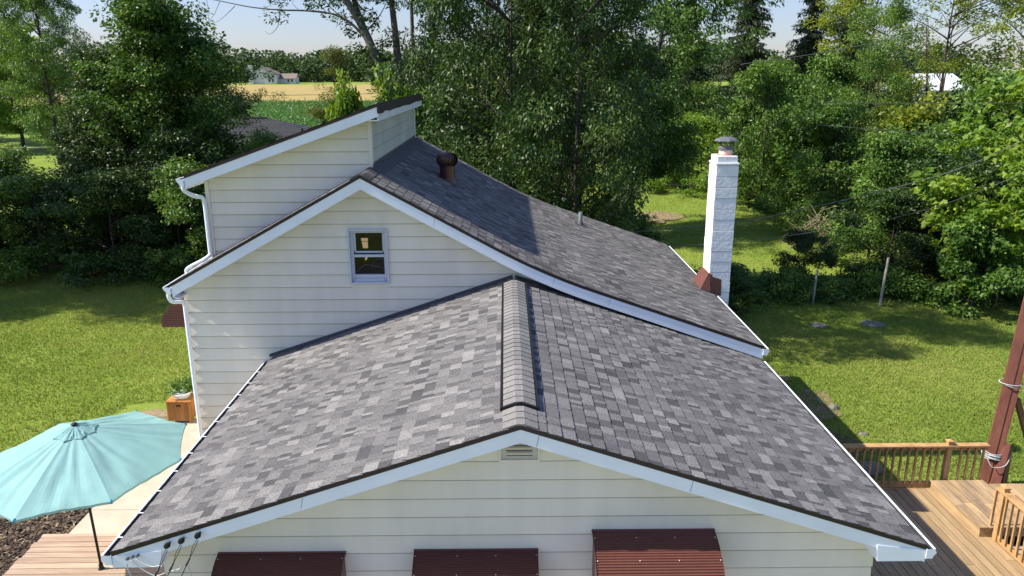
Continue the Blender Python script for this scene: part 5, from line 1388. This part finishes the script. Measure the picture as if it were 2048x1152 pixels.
def gable_house(x0, x1, y0, y1, z, h, rh, axis, ov=.6):
    b = MB()
    b.box((x0,y0,z),(x1,y1,z+h))
    if axis == 'x':
        ym = (y0+y1)/2; 
        for x in (x0, x1): b.face([(x,y0,z+h),(x,y1,z+h),(x,ym,z+h+rh)])
    else:
        xm = (x0+x1)/2
        for y in (y0, y1): b.face([(x0,y,z+h),(x1,y,z+h),(xm,y,z+h+rh)])
    b.build('wall', M_FW, fh)
    b = MB()
    def slab(P):
        b.face(P); b.face([(p[0],p[1],p[2]-.25) for p in P][::-1])
        for i in range(4):
            p, q = P[i], P[(i+1)%4]; b.face([p, q, (q[0],q[1],q[2]-.25), (p[0],p[1],p[2]-.25)])
    if axis == 'x':
        s = rh/((y1-y0)/2); slab([(x0-ov,y0-ov,z+h-ov*s+.25),(x1+ov,y0-ov,z+h-ov*s+.25),(x1+ov,ym,z+h+rh+.25),(x0-ov,ym,z+h+rh+.25)]); slab([(x1+ov,y1+ov,z+h-ov*s+.25),(x0-ov,y1+ov,z+h-ov*s+.25),(x0-ov,ym,z+h+rh+.25),(x1+ov,ym,z+h+rh+.25)])
    else:
        s = rh/((x1-x0)/2); slab([(x0-ov,y1+ov,z+h-ov*s+.25),(x0-ov,y0-ov,z+h-ov*s+.25),(xm,y0-ov,z+h+rh+.25),(xm,y1+ov,z+h+rh+.25)]); slab([(x1+ov,y0-ov,z+h-ov*s+.25),(x1+ov,y1+ov,z+h-ov*s+.25),(xm,y1+ov,z+h+rh+.25),(xm,y0-ov,z+h+rh+.25)])
    b.build('roof', M_FR, fh)
gable_house(-142.5, -130.5, 440, 452, fz, 5.6, 3.4, 'y')
gable_house(-134, -127.5, 436.5, 446, fz, 5.4, 1.9, 'y')
gable_house(-128, -118.3, 441, 449, fz, 3.0, 2.4, 'x')
b = MB(); b.box((-143.6, 438.2, fz), (-141.2, 440, fz+10.2)); b.build('chimney', M_FW, fh)
for (x, z) in ((-129.6,3.6),(-131.6,3.6),(-129.6,1.0),(-131.6,1.0),(-120.2,1.0),(-122.2,1.0)):
    b = MB(); y = 436.4 if x < -125 else 440.9; b.box((x-.45, y-.06, fz+z), (x+.45, y+.02, fz+z+1.4)); b.build('window', M_FWIN, fh)
b = MB()
for (x, y, r, h) in ((-152,440,3,2.2),): b.lathe([(0,h),(r*.4,h*.95),(r*.8,h*.7),(r,h*.3),(r*.9,0)], (x,y,fz), 12)
# white barn right
br = empty('barn', (88, 150, G(88,150)), 'white metal barn glimpsed through the trees at the top right', 'barn')
M_BARN = mat('white_metal', (.55,.57,.60), rough=.5, noise=.04); zb_ = G(88, 150)
b = MB(); b.box((78,142,zb_),(88,158,zb_+4.4)); b.build('wall', M_BARN, br)
b = MB()
for (ya, yb) in ((141.5,150),(158.5,150)):
    b.face([(77.5,ya,zb_+4.3),(88.5,ya,zb_+4.3),(88.5,yb,zb_+7.4),(77.5,yb,zb_+7.4)])
for x in (77.9,88.1): b.face([(x,142,zb_+4.4),(x,158,zb_+4.4),(x,150,zb_+7.3)])
b.build('roof', M_BARN, br)
b = MB(); b.box((80,141.8,zb_+.1),(85,141.95,zb_+4)); b.build('door', M_FWIN, br)
# field fence
ff = empty('field_fence', (-60, 175, G(-60,175)), 'wire fence on wooden posts between the corn and the wheat', 'fence')
rr = random.Random(3)
for i in range(34):
    x = -96 + i * 2.9 + rr.uniform(-.5,.5); z = G(x, 175); b = MB(); b.tube([(x,175,z-.1),(x+rr.uniform(-.05,.05),175,z+rr.uniform(1.3,2.0))], .075, 5); b.build('post', M_OLDW, ff)
b = MB()
for h in (.6, 1.2): b.tube([(-96,175,G(0,175)+h),(2,175,G(0,175)+h)], .018, 4)
b.box((-86.5,174.9,G(0,175)+1.2),(-78,175.0,G(0,175)+1.35)); b.build('rail', M_OLDW, ff)
# corn plants
rg = np.random.default_rng(21)
rows = np.arange(100, 174, .95); P = []
for yr in rows:
    xa = np.arange(-84, 8, .30) + rg.uniform(-.08, .08); P.append(np.stack([xa, np.full(len(xa), yr) + rg.normal(0, .06, len(xa)), np.zeros(len(xa))], 1))
P = np.concatenate(P); P[:,2] = -4.40 - .02 + np.where(P[:,1] > 90, (P[:,1]-90)*.0088, 0) - .38*np.clip((P[:,0]+5)/9,0,1)
idx = np.repeat(np.arange(len(P)), 6); pos = P[idx].copy(); pos[:,2] += rg.uniform(.2, 1.3, len(idx))
a = rg.uniform(0, 2*np.pi, len(idx)); dd = np.stack([np.cos(a), np.sin(a), rg.uniform(.2,1.2,len(idx))], 1)
Ls = rg.uniform(.5,.9,len(idx)); V = leaf_quads(pos, dd, Ls, Ls*.17, rg, .8, .0)
o = bpy.data.objects.new('corn', quads_mesh('corn', V, np.clip(rg.random(len(idx))*.8+.1,0,1), M_CORN)); COL.objects.link(o)
tag(o, 'young green corn plants in rows below the wheat field', 'corn', kind='stuff')
# far woodland
rg = np.random.default_rng(22); N_ = 950
x = rg.uniform(-420, 330, N_); y = rg.uniform(505, 590, N_)
h = rg.uniform(13, 23, N_) * (1 - .12 * np.sin(x * .035)); Rr = rg.uniform(4.5, 8, N_)
per = 75; idx = np.repeat(np.arange(N_), per); n = len(idx)
th = rg.uniform(0, 2*np.pi, n); u = rg.uniform(0, 1, n) ** .8
r = Rr[idx] * np.sqrt(np.clip(1 - (2*u-1)**2*.9, 0, 1)) * rg.uniform(.5, 1.05, n)
pos = np.stack([x[idx] + r*np.cos(th), y[idx] + r*np.sin(th), -1.2 + h[idx]*u], 1)
dd = np.stack([np.cos(th), np.sin(th), u*0+.3], 1); Ls = rg.uniform(1.6, 3.0, n)
V = leaf_quads(pos, dd, Ls, Ls*.8, rg, .6, .2); tone = rg.random(N_)
o = bpy.data.objects.new('far_woods', quads_mesh('far_woods', V, np.clip(tone[idx]*.7+rg.random(n)*.3,0,1), M_L_FAR)); COL.objects.link(o)
tag(o, 'distant green woodland along the horizon', 'woods', kind='stuff')
b = MB(); hx = list(np.linspace(-900, 900, 60))
for i in range(59):
    def hz(x): return 22 + 7*math.sin(x*.008+1) + 3*math.sin(x*.03)
    b.face([(hx[i],1500,-3),(hx[i+1],1500,-3),(hx[i+1],1650,hz(hx[i+1])),(hx[i],1650,hz(hx[i]))]); b.face([(hx[i],1650,hz(hx[i])),(hx[i+1],1650,hz(hx[i+1])),(hx[i+1],1800,-3),(hx[i],1800,-3)])
tag(b.build('hills', mat('wooded_hill', (.05,.085,.055), rough=.95, noise=.4, nscale=.02), smooth=True), kind='structure')
# road signs
M_YEL = mat('yellow_sign', (.80,.52,.02), rough=.5)
for (x, y, lb) in ((-56.2, 88.5, 'yellow road marker at the left edge beyond the road'), (-56.5, 97.5, 'yellow road marker seen through the pale tree, right of the other')):
    r = empty('road_marker', (x, y, G(x, y)), lb, 'road sign', 'yellow road markers'); z = G(x, y)
    b = MB(); b.tube([(x,y,z),(x,y,z+2.2)], .04, 6); b.build('post', M_OLDW, r); b = MB(); b.box((x-.28,y-.03,z+1.0),(x+.28,y-.045,z+2.3)); b.build('panel', M_YEL, r, bevel=.01)
